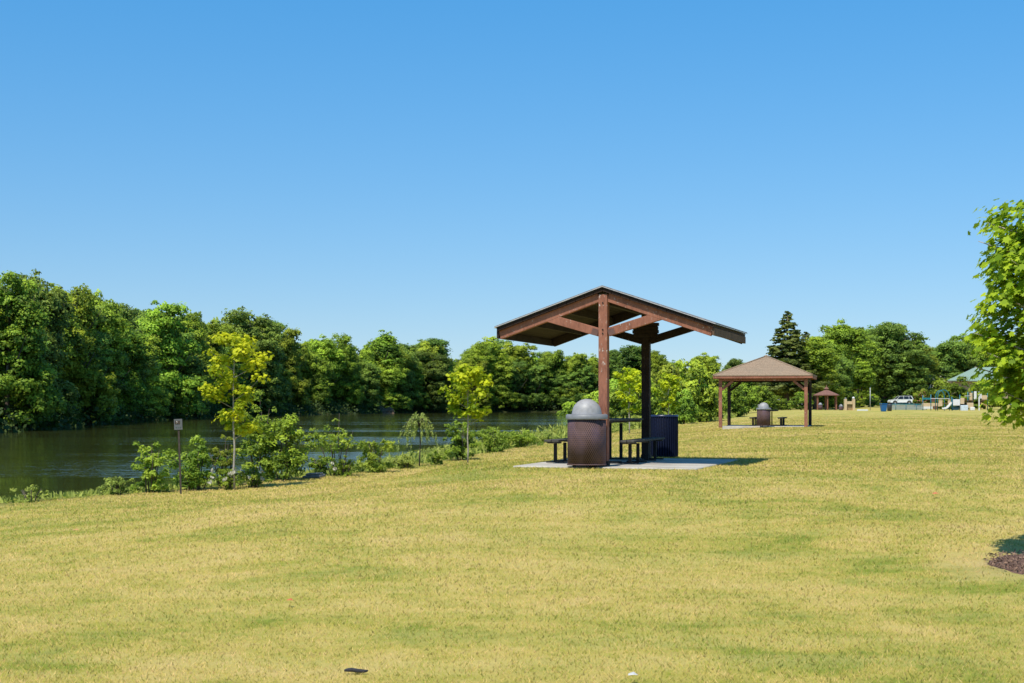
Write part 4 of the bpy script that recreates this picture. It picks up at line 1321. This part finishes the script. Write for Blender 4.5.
# ------------------------------------------------------------------ near maple at the right edge
def near_maple():
    rng = np.random.default_rng(91)
    x, y = MAPLE; z = gz(x, y)
    e = empty('maple_tree', (x, y, z), 0)
    tag(e, 'young maple close by at the right edge with dense bright lobed leaves', 'tree')
    h = 3.1
    tb = MB(); pts = [(0, 0, -.05), (.01, .0, .8), (0, .02, 1.6), (.02, 0, 2.4), (.0, 0, 2.8), (0, 0, 3.0)]
    tb.tube(pts, [.045, .038, .031, .022, .012, .004], 9)
    cl, rr_ = [], []
    nb = 48
    for k in range(nb):
        t = .36 + .575 * k / nb
        zc = h * t
        zrel = (zc - 1.0) / 2.0
        env = float(np.interp(zc + .16, [1.05, 1.2, 1.4, 1.66, 1.9, 2.1, 2.45, 2.85, 3.05], [.18, .36, .52, .70, .70, .62, .68, .62, .30])) * rng.uniform(.86, 1.05)
        ang = k * 2.3999 + rng.uniform(-.3, .3)
        d = Vector((math.cos(ang), math.sin(ang), 0))
        a = Vector((0, 0, zc)); b = a + d * env * .5 + Vector((0, 0, .16)); c = a + d * env * .92 + Vector((0, 0, .26))
        tb.tube([a, b, c], [.012, .008, .003], 5)
        for q in range(6):
            f = rng.uniform(.35, 1.0)
            p = a.lerp(b, f * 2) if f < .5 else b.lerp(c, f * 2 - 1)
            cl.append(np.array(p) + rng.normal(size=3) * .05 + np.array([0, 0, -.04])); rr_.append(rng.uniform(.12, .20))
    for q in range(6): cl.append(np.array([rng.normal() * .08, rng.normal() * .08, 2.72 + .07 * q])); rr_.append(.10)
    C, NN, CN, T = clump_cloud(rng, cl, rr_, 30, 1.0)
    rad = np.column_stack([C[:, 0], C[:, 1], np.zeros(len(C))])
    NN = unit(NN * .55 + unit(rad + 1e-6) * .5 + np.array([0, 0, .45]))
    hang = unit(rad * .9 + np.array([0, 0, -.6]))
    rho = np.hypot(C[:, 0], C[:, 1])
    T = np.clip(rng.beta(1.3, 1.7, len(C)) * .9 + .15 * (rho > .45), 0, 1)
    C = C + rng.normal(size=C.shape) * .03
    me = leaf_mesh('crown', C, NN, .080 * rng.uniform(.55, 1.35, len(C)), 'maple', T, unit(CN * .4 + NN), NEARLEAF, hang=hang, rng=rng, fold=.35)
    link('crown', me, e)
    tb.build('trunk', BARK_PALE, e)
NEARLEAF = leaf_mat('near_maple_leaves', (0.08, 0.19, 0.008), (0.66, 0.80, 0.035), 0.5, 0.0, 0.0, nmix=.3)
near_maple()
def mulch():
    rng = np.random.default_rng(5); x, y = MAPLE; r = .53
    vs, fs = [(0, 0, .035)], []
    for j, (f, zz) in enumerate(((.5, .035), (.85, .022), (1.0, -.012))):
        for k in range(36):
            t = 2 * PI * k / 36; q = r * f * (1 + .07 * math.sin(3 * t + 1) + .04 * math.sin(7 * t))
            vs.append((math.cos(t) * q, math.sin(t) * q, zz + gz(x + math.cos(t) * q, y + math.sin(t) * q) - gz(x, y)))
    fs += [(0, 1 + k, 1 + (k + 1) % 36) for k in range(36)]
    for j in range(2): fs += [(1 + j * 36 + k, 1 + (j + 1) * 36 + k, 1 + (j + 1) * 36 + (k + 1) % 36, 1 + j * 36 + (k + 1) % 36) for k in range(36)]
    m, nt, out = new_mat('mulch'); v = objvec(nt)
    n1 = noise(nt, mapping(nt, v, (1, 2.2, 1)), 26, 5, .75)
    principled(nt, out, ramp(nt, n1, [(.35, (.09, .05, .035)), (.55, (.24, .14, .10)), (.7, (.45, .32, .23))]), .95, bump(nt, n1, .9, .03), 0, .1)
    o = MB().add(vs, fs, True).build('mulch_bed', m, None); o.location = (x, y, gz(x, y) + .004)
    tag(o, 'round reddish bark mulch bed under the near maple', 'mulch bed')
    n = 1500
    a = rng.uniform(0, 2 * PI, n); q = r * 1.05 * np.sqrt(rng.random(n))
    C = np.column_stack([x + np.cos(a) * q, y + np.sin(a) * q, np.zeros(n)])
    C[:, 2] = height(C[:, :2]) + .03 + rng.uniform(0, .02, n)
    cm = leaf_mat('bark_chips_colour', (.06, .03, .02), (.36, .22, .14), 0.0, 0, 0)
    leaf_stuff('bark_chips', 'loose bark chips covering the mulch bed', 'bark chips', C, rng.normal(size=(n, 3)) * .5 + np.array([0, 0, 1]), .05 * rng.uniform(.4, 1.3, n), rng.uniform(0, 1, n), np.tile([0, 0, 1.], (n, 1)), cm, 'long')
mulch()

# ------------------------------------------------------------------ shrubs and plants on the near bank
def bank_bush(name, px, top, base, D, wpx, seed, mat, label, cat='shrub', leaf=.07, n=26, per=34, dense=1.0, shape='leaf', dz=0.0, stems=7):
    rng = np.random.default_rng(seed)
    x, y = at(px, D); z = gz(x, y)
    zb = min(z, CZ + (HY - base) / F * D)
    h = (CZ + (HY - top) / F * D - z) * 1.04; w = wpx / F * D / 2 * 1.02; leaf = leaf * .76; per = int(per * 2.2)
    e = empty(name, (x, y, z), 0); tag(e, label, cat)
    cl, rr_ = [], []
    tb = MB()
    for k in range(stems):
        a = k * 2.4 + rng.uniform(-.4, .4); s = rng.uniform(.25, .85)
        hh = h * rng.uniform(.75, 1.0) * (1.0 - .25 * s)
        if k == 0: s = .08; hh = h * .96
        p0 = Vector((math.cos(a) * w * .12, math.sin(a) * w * .12, -.15)); p1 = Vector((math.cos(a) * w * s * .6, math.sin(a) * w * s * .6, hh * .55)); p2 = Vector((math.cos(a) * w * s, math.sin(a) * w * s, hh))
        tb.tube([p0, p1, p2], [.012, .009, .003], 5)
        m = max(3, int(n * 1.3 / stems))
        for q in range(m):
            f = rng.uniform(.1, 1.0) ** .8
            p = p0.lerp(p1, f * 2) if f < .5 else p1.lerp(p2, f * 2 - 1)
            cl.append(np.array(p) + rng.normal(size=3) * np.array([.34, .34, .08]) * w * (1.15 - f * .6)); rr_.append(rng.uniform(.13, .26) * w * (1.3 - .55 * f) * dense)
    C, NN, CN, T = clump_cloud(rng, cl, rr_, per, .9)
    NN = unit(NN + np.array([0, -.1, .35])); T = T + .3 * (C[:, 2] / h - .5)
    me = leaf_mesh('foliage', C, NN, leaf * rng.uniform(.55, 1.25, len(C)), shape, T, unit(CN * .7 + NN), LM[mat], rng=rng, fold=.15)
    link('foliage', me, e); tb.build('stems', BARK, e)
    return e, (x, y, z, h, w, cl)
bank = [
    ('shrub', 150, 443, 492, 23.3, 50, 1, 'shrub', 'leafy light green shrub just left of the small sign', .085, 40, 30),
    ('shrub', 197, 438, 490, 24.0, 56, 2, 'shrub', 'leafy green shrub directly behind the small sign', .085, 46, 30),
    ('shrub', 117, 477, 494, 22.6, 36, 3, 'weed', 'low yellow-green shrub at the left foot of the light green shrub', .05, 30, 34),
    ('shrub', 284, 415, 484, 26.2, 62, 4, 'mid', 'dense dark green bush right of the largest yellow sapling', .085, 70, 34),
    ('shrub', 258, 392, 484, 26.6, 60, 5, 'shrub', 'tall green shrub close behind the largest yellow sapling', .085, 60, 30),
    ('shrub', 224, 436, 486, 25.0, 40, 6, 'mid', 'dark shrub left of the trunk of the largest yellow sapling', .075, 40, 30),
    ('shrub', 337, 413, 474, 28.2, 56, 7, 'shrub', 'slender open shrub between the dark bush and the willow', .085, 36, 22),
    ('shrub', 318, 455, 474, 28.6, 24, 17, 'mid', 'small green bush at the left foot of the slender open shrub', .075, 30, 28),
    ('shrub', 374, 437, 470, 30.0, 44, 8, 'shrub', 'low broad shrub at the right of the slender open shrub', .085, 40, 26),
    ('shrub', 404, 457, 466, 31.5, 30, 9, 'weed', 'low pale plants under the pale weeping willow', .07, 30, 26),
    ('shrub', 437, 450, 463, 33.5, 22, 10, 'shrub', 'small low shrub right of the pale weeping willow', .08, 26, 26),
    ('shrub', 461, 422, 458, 36.5, 40, 11, 'mid', 'dark green bush at the foot of the second yellow sapling', .10, 50, 34),
    ('shrub', 492, 428, 452, 42.0, 44, 12, 'shrub', 'loose low shrub right of the second yellow sapling', .10, 44, 26),
    ('shrub', 520, 432, 449, 47.0, 40, 13, 'shrub', 'low shrub between the second sapling and the trash can', .11, 40, 26),
    ('shrub', 545, 434, 446, 54.0, 34, 14, 'weed', 'low pale plants left of the domed trash can', .12, 36, 26),
    ('shrub', 30, 486, 502, 21.0, 40, 15, 'weed', 'thin weeds at the bank edge in the lower left corner of the lake', .05, 18, 16),
]
for b in bank:
    bank_bush(b[0], *b[1:6], b[6], b[7], b[8], leaf=b[9], n=b[10], per=b[11])
# white flowers low on the bank
def white_flower_plant(px, top, base, D, wpx, seed, label, nf):
    e, (x, y, z, h, w, cl) = bank_bush('flowering_plant', px, top, base, D, wpx, seed, 'shrub', label, 'plant', .06, 24, 26)
    rng = np.random.default_rng(seed + 50); n = nf * 7
    cen = np.column_stack([rng.uniform(-w, w, nf), rng.uniform(-1.25 * w, -.9 * w, nf), rng.uniform(.3 * h, .95 * h, nf)])
    C = np.repeat(cen, 7, 0) + rng.normal(size=(n, 3)) * .016
    me = leaf_mesh('flowers', C, rng.normal(size=(n, 3)) + np.array([0, -.8, .5]), .07, 'leaf', rng.uniform(0, 1, n), np.tile([0, -.5, .8], (n, 1)), LM['blossom'], rng=rng)
    link('flowers', me, e)
white_flower_plant(228, 468, 486, 23.9, 34, 61, 'plant with white flowers at the left foot of the largest yellow sapling', 7)
white_flower_plant(253, 467, 484, 24.3, 34, 62, 'plant with white flowers just right of the largest sapling trunk', 8)
white_flower_plant(345, 455, 473, 28.0, 24, 63, 'plant with a few white flowers under the slender open shrub', 3)

def willow():
    rng = np.random.default_rng(8); D = 32.5
    x, y = at(419, D); z = gz(x, y); h = CZ + (HY - 417) / F * D - z; w = 18 / F * D
    e = empty('weeping_willow', (x, y, z), 0); tag(e, 'small pale weeping willow on the lake bank', 'young tree')
    tb = MB().tube([(0, 0, -.2), (.03, 0, h * .5), (0, 0, h * .9)], [.02, .014, .006], 6)
    C = []; Hg = []
    for k in range(42):
        a = k * 2.4 + rng.normal() * .5; r = w * (.25 + .8 * math.sqrt(k / 42)) * rng.uniform(.7, 1.15) * (1 if math.sin(a * 3) > -.3 else .7)
        topz = h * (1 - .34 * (r / w) ** 1.6) + rng.normal() * .07 - (.12 if math.cos(a) < 0 else 0) * r; L = h * rng.uniform(.06, .24) * (1 if rng.random() < .75 else 1.9)
        for q in range(34):
            f = q / 34
            C.append([math.cos(a) * r * (1 + .08 * f) + rng.normal() * .012, math.sin(a) * r + rng.normal() * .012, topz - L * f]); Hg.append([rng.normal() * .3, rng.normal() * .3, -1])
        tb.tube([(0, 0, h * .8), (math.cos(a) * r * .5, math.sin(a) * r * .5, h * .97), (math.cos(a) * r, math.sin(a) * r, topz)], .003, 4)
        for f in np.linspace(.3, 1, 16): C.append([math.cos(a) * r * f, math.sin(a) * r * f, h * .8 + (topz - h * .8) * f + h * .17 * math.sin(PI * f) + rng.normal() * .02]); Hg.append([math.cos(a), math.sin(a), -.6])
    C = np.array(C); NN = rng.normal(size=C.shape) + np.array([0, -.3, .4])
    me = leaf_mesh('crown', C, NN, .075 * rng.uniform(.6, 1.2, len(C)), 'long', rng.uniform(0, 1, len(C)), NN + np.array([0, 0, .8]), LM['willow'], hang=unit(np.array(Hg)), rng=rng)
    link('crown', me, e); tb.build('trunk', BARK, e)
willow()
# weathered board at the bank edge
x, y = at(314, 26.9)
o = MB().box((0, 0, 0), (.36, .30, .05)).box((.02, -.02, .045), (.30, .16, .035)).build('stone_slab', plain('weathered_stone', (.20, .19, .18), .9, var=.3, scale=10, bumpy=.6), None, .012)
o.location = (x, y, gz(x, y) + .04); o.rotation_euler = (.05, -.06, -.25)
tag(o, 'flat grey stone slab at the grass edge right of the dark bush', 'stone')
# log lying on the far shore and eroded bank
x, y = at(281, 305)
MBl = MB().tube([(-.9, 0, .1), (0, .1, .25), (1.0, 0, .15)], [.2, .22, .14], 8)
o = MBl.build('fallen_log', plain('bleached_wood', (.42, .34, .27), .85), None); o.location = (x, y, gz(x, y) if gz(x, y) > WZ else WZ)
tag(o, 'bleached log lying at the far waterline below the dark broad tree', 'log')

def bank_cut():
    m, nt, out = new_mat('eroded_earth'); v = objvec(nt); n1 = noise(nt, mapping(nt, v, (1, 1, 4)), .8, 5, .7)
    principled(nt, out, ramp(nt, n1, [(.35, (.05, .035, .02)), (.6, (.19, .13, .085)), (.75, (.30, .22, .15))]), .95, bump(nt, n1, 1, .2), 0, .1)
    D = 377; x, y = at(381, D)
    vs, fs = [], []
    n = 24
    for i in range(n + 1):
        t = i / n; xx = (t - .5) * 7.0; hh = 1.5 * max(0, math.sin(PI * t)) ** .2 * (1 + .2 * math.sin(t * 17))
        vs += [(xx, -.6 + .3 * math.sin(t * 11), -.4), (xx, -.25 + .3 * math.sin(t * 9), hh * .35), (xx, .1 * math.sin(t * 23), hh * .8), (xx, 1.5, hh + .15)]
    for i in range(n):
        for k in range(3): fs.append((i * 4 + k, (i + 1) * 4 + k, (i + 1) * 4 + k + 1, i * 4 + k + 1))
    o = MB().add(vs, fs, True).build('eroded_bank', m, None); o.location = (x, y, WZ)
    o['kind'] = 'structure'
bank_cut()

# ------------------------------------------------------------------ litter in the grass
x, y = (356 - 512) / F * 8.45, 8.45
rng_ = random.Random(3)
pts = [(-.07 + .014 * k, rng_.uniform(-.004, .004), .018 + .004 * math.sin(k * .6)) for k in range(11)]
o = MB().tube(pts, [.006, .010, .012, .013, .012, .013, .012, .012, .012, .009, .005], 7).build('bark_strip', plain('black_bark', (.03, .027, .03), .7, var=.5, scale=60, bumpy=.8), None)
o.location = (x, y, gz(x, y) + .006); tag(o, 'short black curl of bark lying in the foreground grass', 'bark')
def scrap(px, py, D, size, col, label, name='dry_leaf', cat='leaf'):
    x, y = at(px, D)
    m = plain(name + '_colour', col, .7)
    mb = MB().add([(-.5 * size, -.2 * size, 0), (0, -.4 * size, .1 * size), (.5 * size, 0, 0), (.1 * size, .4 * size, .25 * size), (-.4 * size, .3 * size, .1 * size)], [(0, 1, 3), (1, 2, 3), (0, 3, 4)])
    o = mb.build(name, m, None); o.location = (x, y, gz(x, y) + .055); tag(o, label, cat)
scrap(633, 676, 8.1, .06, (.55, .53, .48), 'white scrap of paper at the lower edge of the lawn', 'paper_scrap', 'paper')
scrap(290, 611, 10.6, .05, (.6, .13, .05), 'orange fallen leaf in the left foreground lawn')
scrap(936, 522, 17.4, .09, (.6, .15, .06), 'orange fallen leaf in the right middle of the lawn')
scrap(76, 540, 15.8, .07, (.6, .3, .1), 'tan fallen leaf at the left of the lawn')

# ------------------------------------------------------------------ weeds along the edge of the bank
def weeds():
    rng = np.random.default_rng(31)
    P_ = np.array(CREST[3:16], float); seg = np.linalg.norm(np.diff(P_, axis=0), axis=1); cum = np.r_[0, np.cumsum(seg)]
    n = 46000
    t = cum[-1] * rng.random(n) ** 1.7; i = np.clip(np.searchsorted(cum, t) - 1, 0, len(seg) - 1); f = (t - cum[i]) / seg[i]
    tan = (P_[i + 1] - P_[i]) / seg[i][:, None]; nrm = np.column_stack([-tan[:, 1], tan[:, 0]])
    q = P_[i] + (P_[i + 1] - P_[i]) * f[:, None] + nrm * rng.uniform(.35, 3.6, (n, 1))
    dd = np.hypot(q[:, 0], q[:, 1])
    z = height(q)
    lump = np.clip(.55 + .5 * np.sin(t * .9) * np.sin(t * .37 + 2) + .3 * np.sin(t * 2.3), .15, 1.2)
    early = np.clip((t - 12) / 25, .12, 1)
    top = .40 * lump * early * (1 + np.clip((dd - 40) / 60, 0, 1.2))
    C = np.column_stack([q, z + rng.random(n) ** 1.2 * top])
    NN = rng.normal(size=(n, 3)) + np.array([0, -.3, .5])
    hang = np.tile([0, 0, 1.], (n, 1)) + rng.normal(size=(n, 3)) * .5
    leaf_stuff('bank_weeds', 'tall yellow-green weeds and grasses along the top of the lake bank', 'weeds', C, NN, .13 * (1 + dd / 60) * rng.uniform(.5, 1.3, n), rng.uniform(0, 1, n), NN * .4 + np.array([0, -.2, .9]), LM['weed'], 'long', unit(hang))
weeds()

# ------------------------------------------------------------------ lawn blades
def blade_mat():
    m, nt, out = new_mat('lawn_blades')
    geo = N(nt, 'ShaderNodeNewGeometry'); pos = geo.outputs['Position']
    s, mid = lawn_colour(nt, pos)
    at_ = N(nt, 'ShaderNodeAttribute', attribute_name='tint')
    s2 = math_(nt, 'ADD', s, math_(nt, 'MULTIPLY', math_(nt, 'SUBTRACT', at_.outputs['Fac'], 0.5), 0.17))
    col = ramp(nt, s2, [(0.37, (0.25, 0.31, 0.040)), (0.45, (0.46, 0.42, 0.075)), (0.52, (0.64, 0.51, 0.14)), (0.62, (0.82, 0.62, 0.28))])
    own = ramp(nt, at_.outputs['Fac'], [(0.08, (0.20, 0.31, 0.04)), (0.40, (0.42, 0.48, 0.07)), (0.58, (0.72, 0.58, 0.18)), (0.82, (0.90, 0.70, 0.38)), (0.95, (0.42, 0.25, 0.10))])
    col = mixc(nt, 0.42, col, own)
    col = mixc(nt, 1.0, col, (1.21, 1.15, 1.12), 'MULTIPLY')
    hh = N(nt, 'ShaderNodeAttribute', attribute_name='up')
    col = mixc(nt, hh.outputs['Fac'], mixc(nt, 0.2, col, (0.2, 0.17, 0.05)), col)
    nn = N(nt, 'ShaderNodeMix', data_type='VECTOR'); nn.inputs[0].default_value = .86
    nt.links.new(geo.outputs['Normal'], nn.inputs[4]); nn.inputs[5].default_value = (0, -.15, 1)
    nv = N(nt, 'ShaderNodeVectorMath', operation='NORMALIZE'); nt.links.new(nn.outputs[1], nv.inputs[0])
    p = nt.nodes.new('ShaderNodeBsdfDiffuse'); nt.links.new(col, p.inputs['Color']); nt.links.new(nv.outputs[0], p.inputs['Normal'])
    t = nt.nodes.new('ShaderNodeBsdfTranslucent'); nt.links.new(col, t.inputs['Color'])
    ms = nt.nodes.new('ShaderNodeMixShader'); ms.inputs[0].default_value = .42
    nt.links.new(p.outputs[0], ms.inputs[1]); nt.links.new(t.outputs[0], ms.inputs[2]); nt.links.new(ms.outputs[0], out.inputs['Surface'])
    return m
def blades():
    rng = np.random.default_rng(77)
    n = 1700000
    D0, D1 = 4.5, 150.0
    d = (math.sqrt(D0) + (math.sqrt(D1) - math.sqrt(D0)) * rng.random(n)) ** 2
    x = (rng.random(n) - .5) * (0.86 * d + 3.0)
    Q = np.column_stack([x, d])
    keep = (sdist(Q, LAKE) > 4.2) & (rng.random(n) > sstep(d, 45, 150))
    for (c, ang, x0, x1, y0, y1) in ((P1, A1, -1.36, 1.59, -.53, 3.4), (gc, A2, -1.85, 2.0, -2.05, 2.0)):
        ca, sa = math.cos(ang), math.sin(ang)
        u = (Q[:, 0] - c[0]) * ca - (Q[:, 1] - c[1]) * sa; v = (Q[:, 0] - c[0]) * sa + (Q[:, 1] - c[1]) * ca
        keep &= ~((u > x0 - .01) & (u < x1 + .01) & (v > y0 - .01) & (v < y1 + .01))
    mr = np.hypot(Q[:, 0] - MAPLE[0], Q[:, 1] - MAPLE[1])
    keep &= (mr > .54) & ((mr > 1.0) | (rng.random(n) < .45))
    Q = Q[keep]; d = d[keep]; n = len(Q); mr = mr[keep]
    z = height(Q)
    a = rng.uniform(0, 2 * PI, n)
    w = .0030 * np.maximum(1, d / 9.0) ** .8 * rng.uniform(.6, 1.4, n)
    tuft = .9 + .3 * rng.random(n) ** 3
    L = (.010 + .020 * rng.random(n)) * tuft * (1 + np.clip((d - 15) / 60, 0, .5))
    lean = rng.uniform(.4, 1.6, n) * L
    la = rng.uniform(0, 2 * PI, n)
    dx, dy = np.cos(a) * w, np.sin(a) * w
    V = np.empty((n, 3, 3), np.float32)
    V[:, 0] = np.column_stack([Q[:, 0] - dx, Q[:, 1] - dy, z - .004])
    V[:, 1] = np.column_stack([Q[:, 0] + dx, Q[:, 1] + dy, z - .004])
    V[:, 2] = np.column_stack([Q[:, 0] + np.cos(la) * lean, Q[:, 1] + np.sin(la) * lean, z + L])
    me = bpy.data.meshes.new('lawn_grass')
    me.vertices.add(3 * n); me.vertices.foreach_set('co', V.ravel())
    me.loops.add(3 * n); me.loops.foreach_set('vertex_index', np.arange(3 * n))
    me.polygons.add(n); me.polygons.foreach_set('loop_start', np.arange(n) * 3); me.update()
    t = rng.normal(.5, .3, n) + .25 * (mr < 1.1)
    at_ = me.attributes.new('tint', 'FLOAT', 'FACE'); at_.data.foreach_set('value', np.clip(t, 0, 1).astype(np.float32))
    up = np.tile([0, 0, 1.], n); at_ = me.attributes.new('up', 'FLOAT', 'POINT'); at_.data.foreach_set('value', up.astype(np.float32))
    me.materials.append(blade_mat())
    tag(link('lawn_grass', me), 'short dry yellow-green grass of the mown lawn', 'grass', None, 'stuff')
blades()
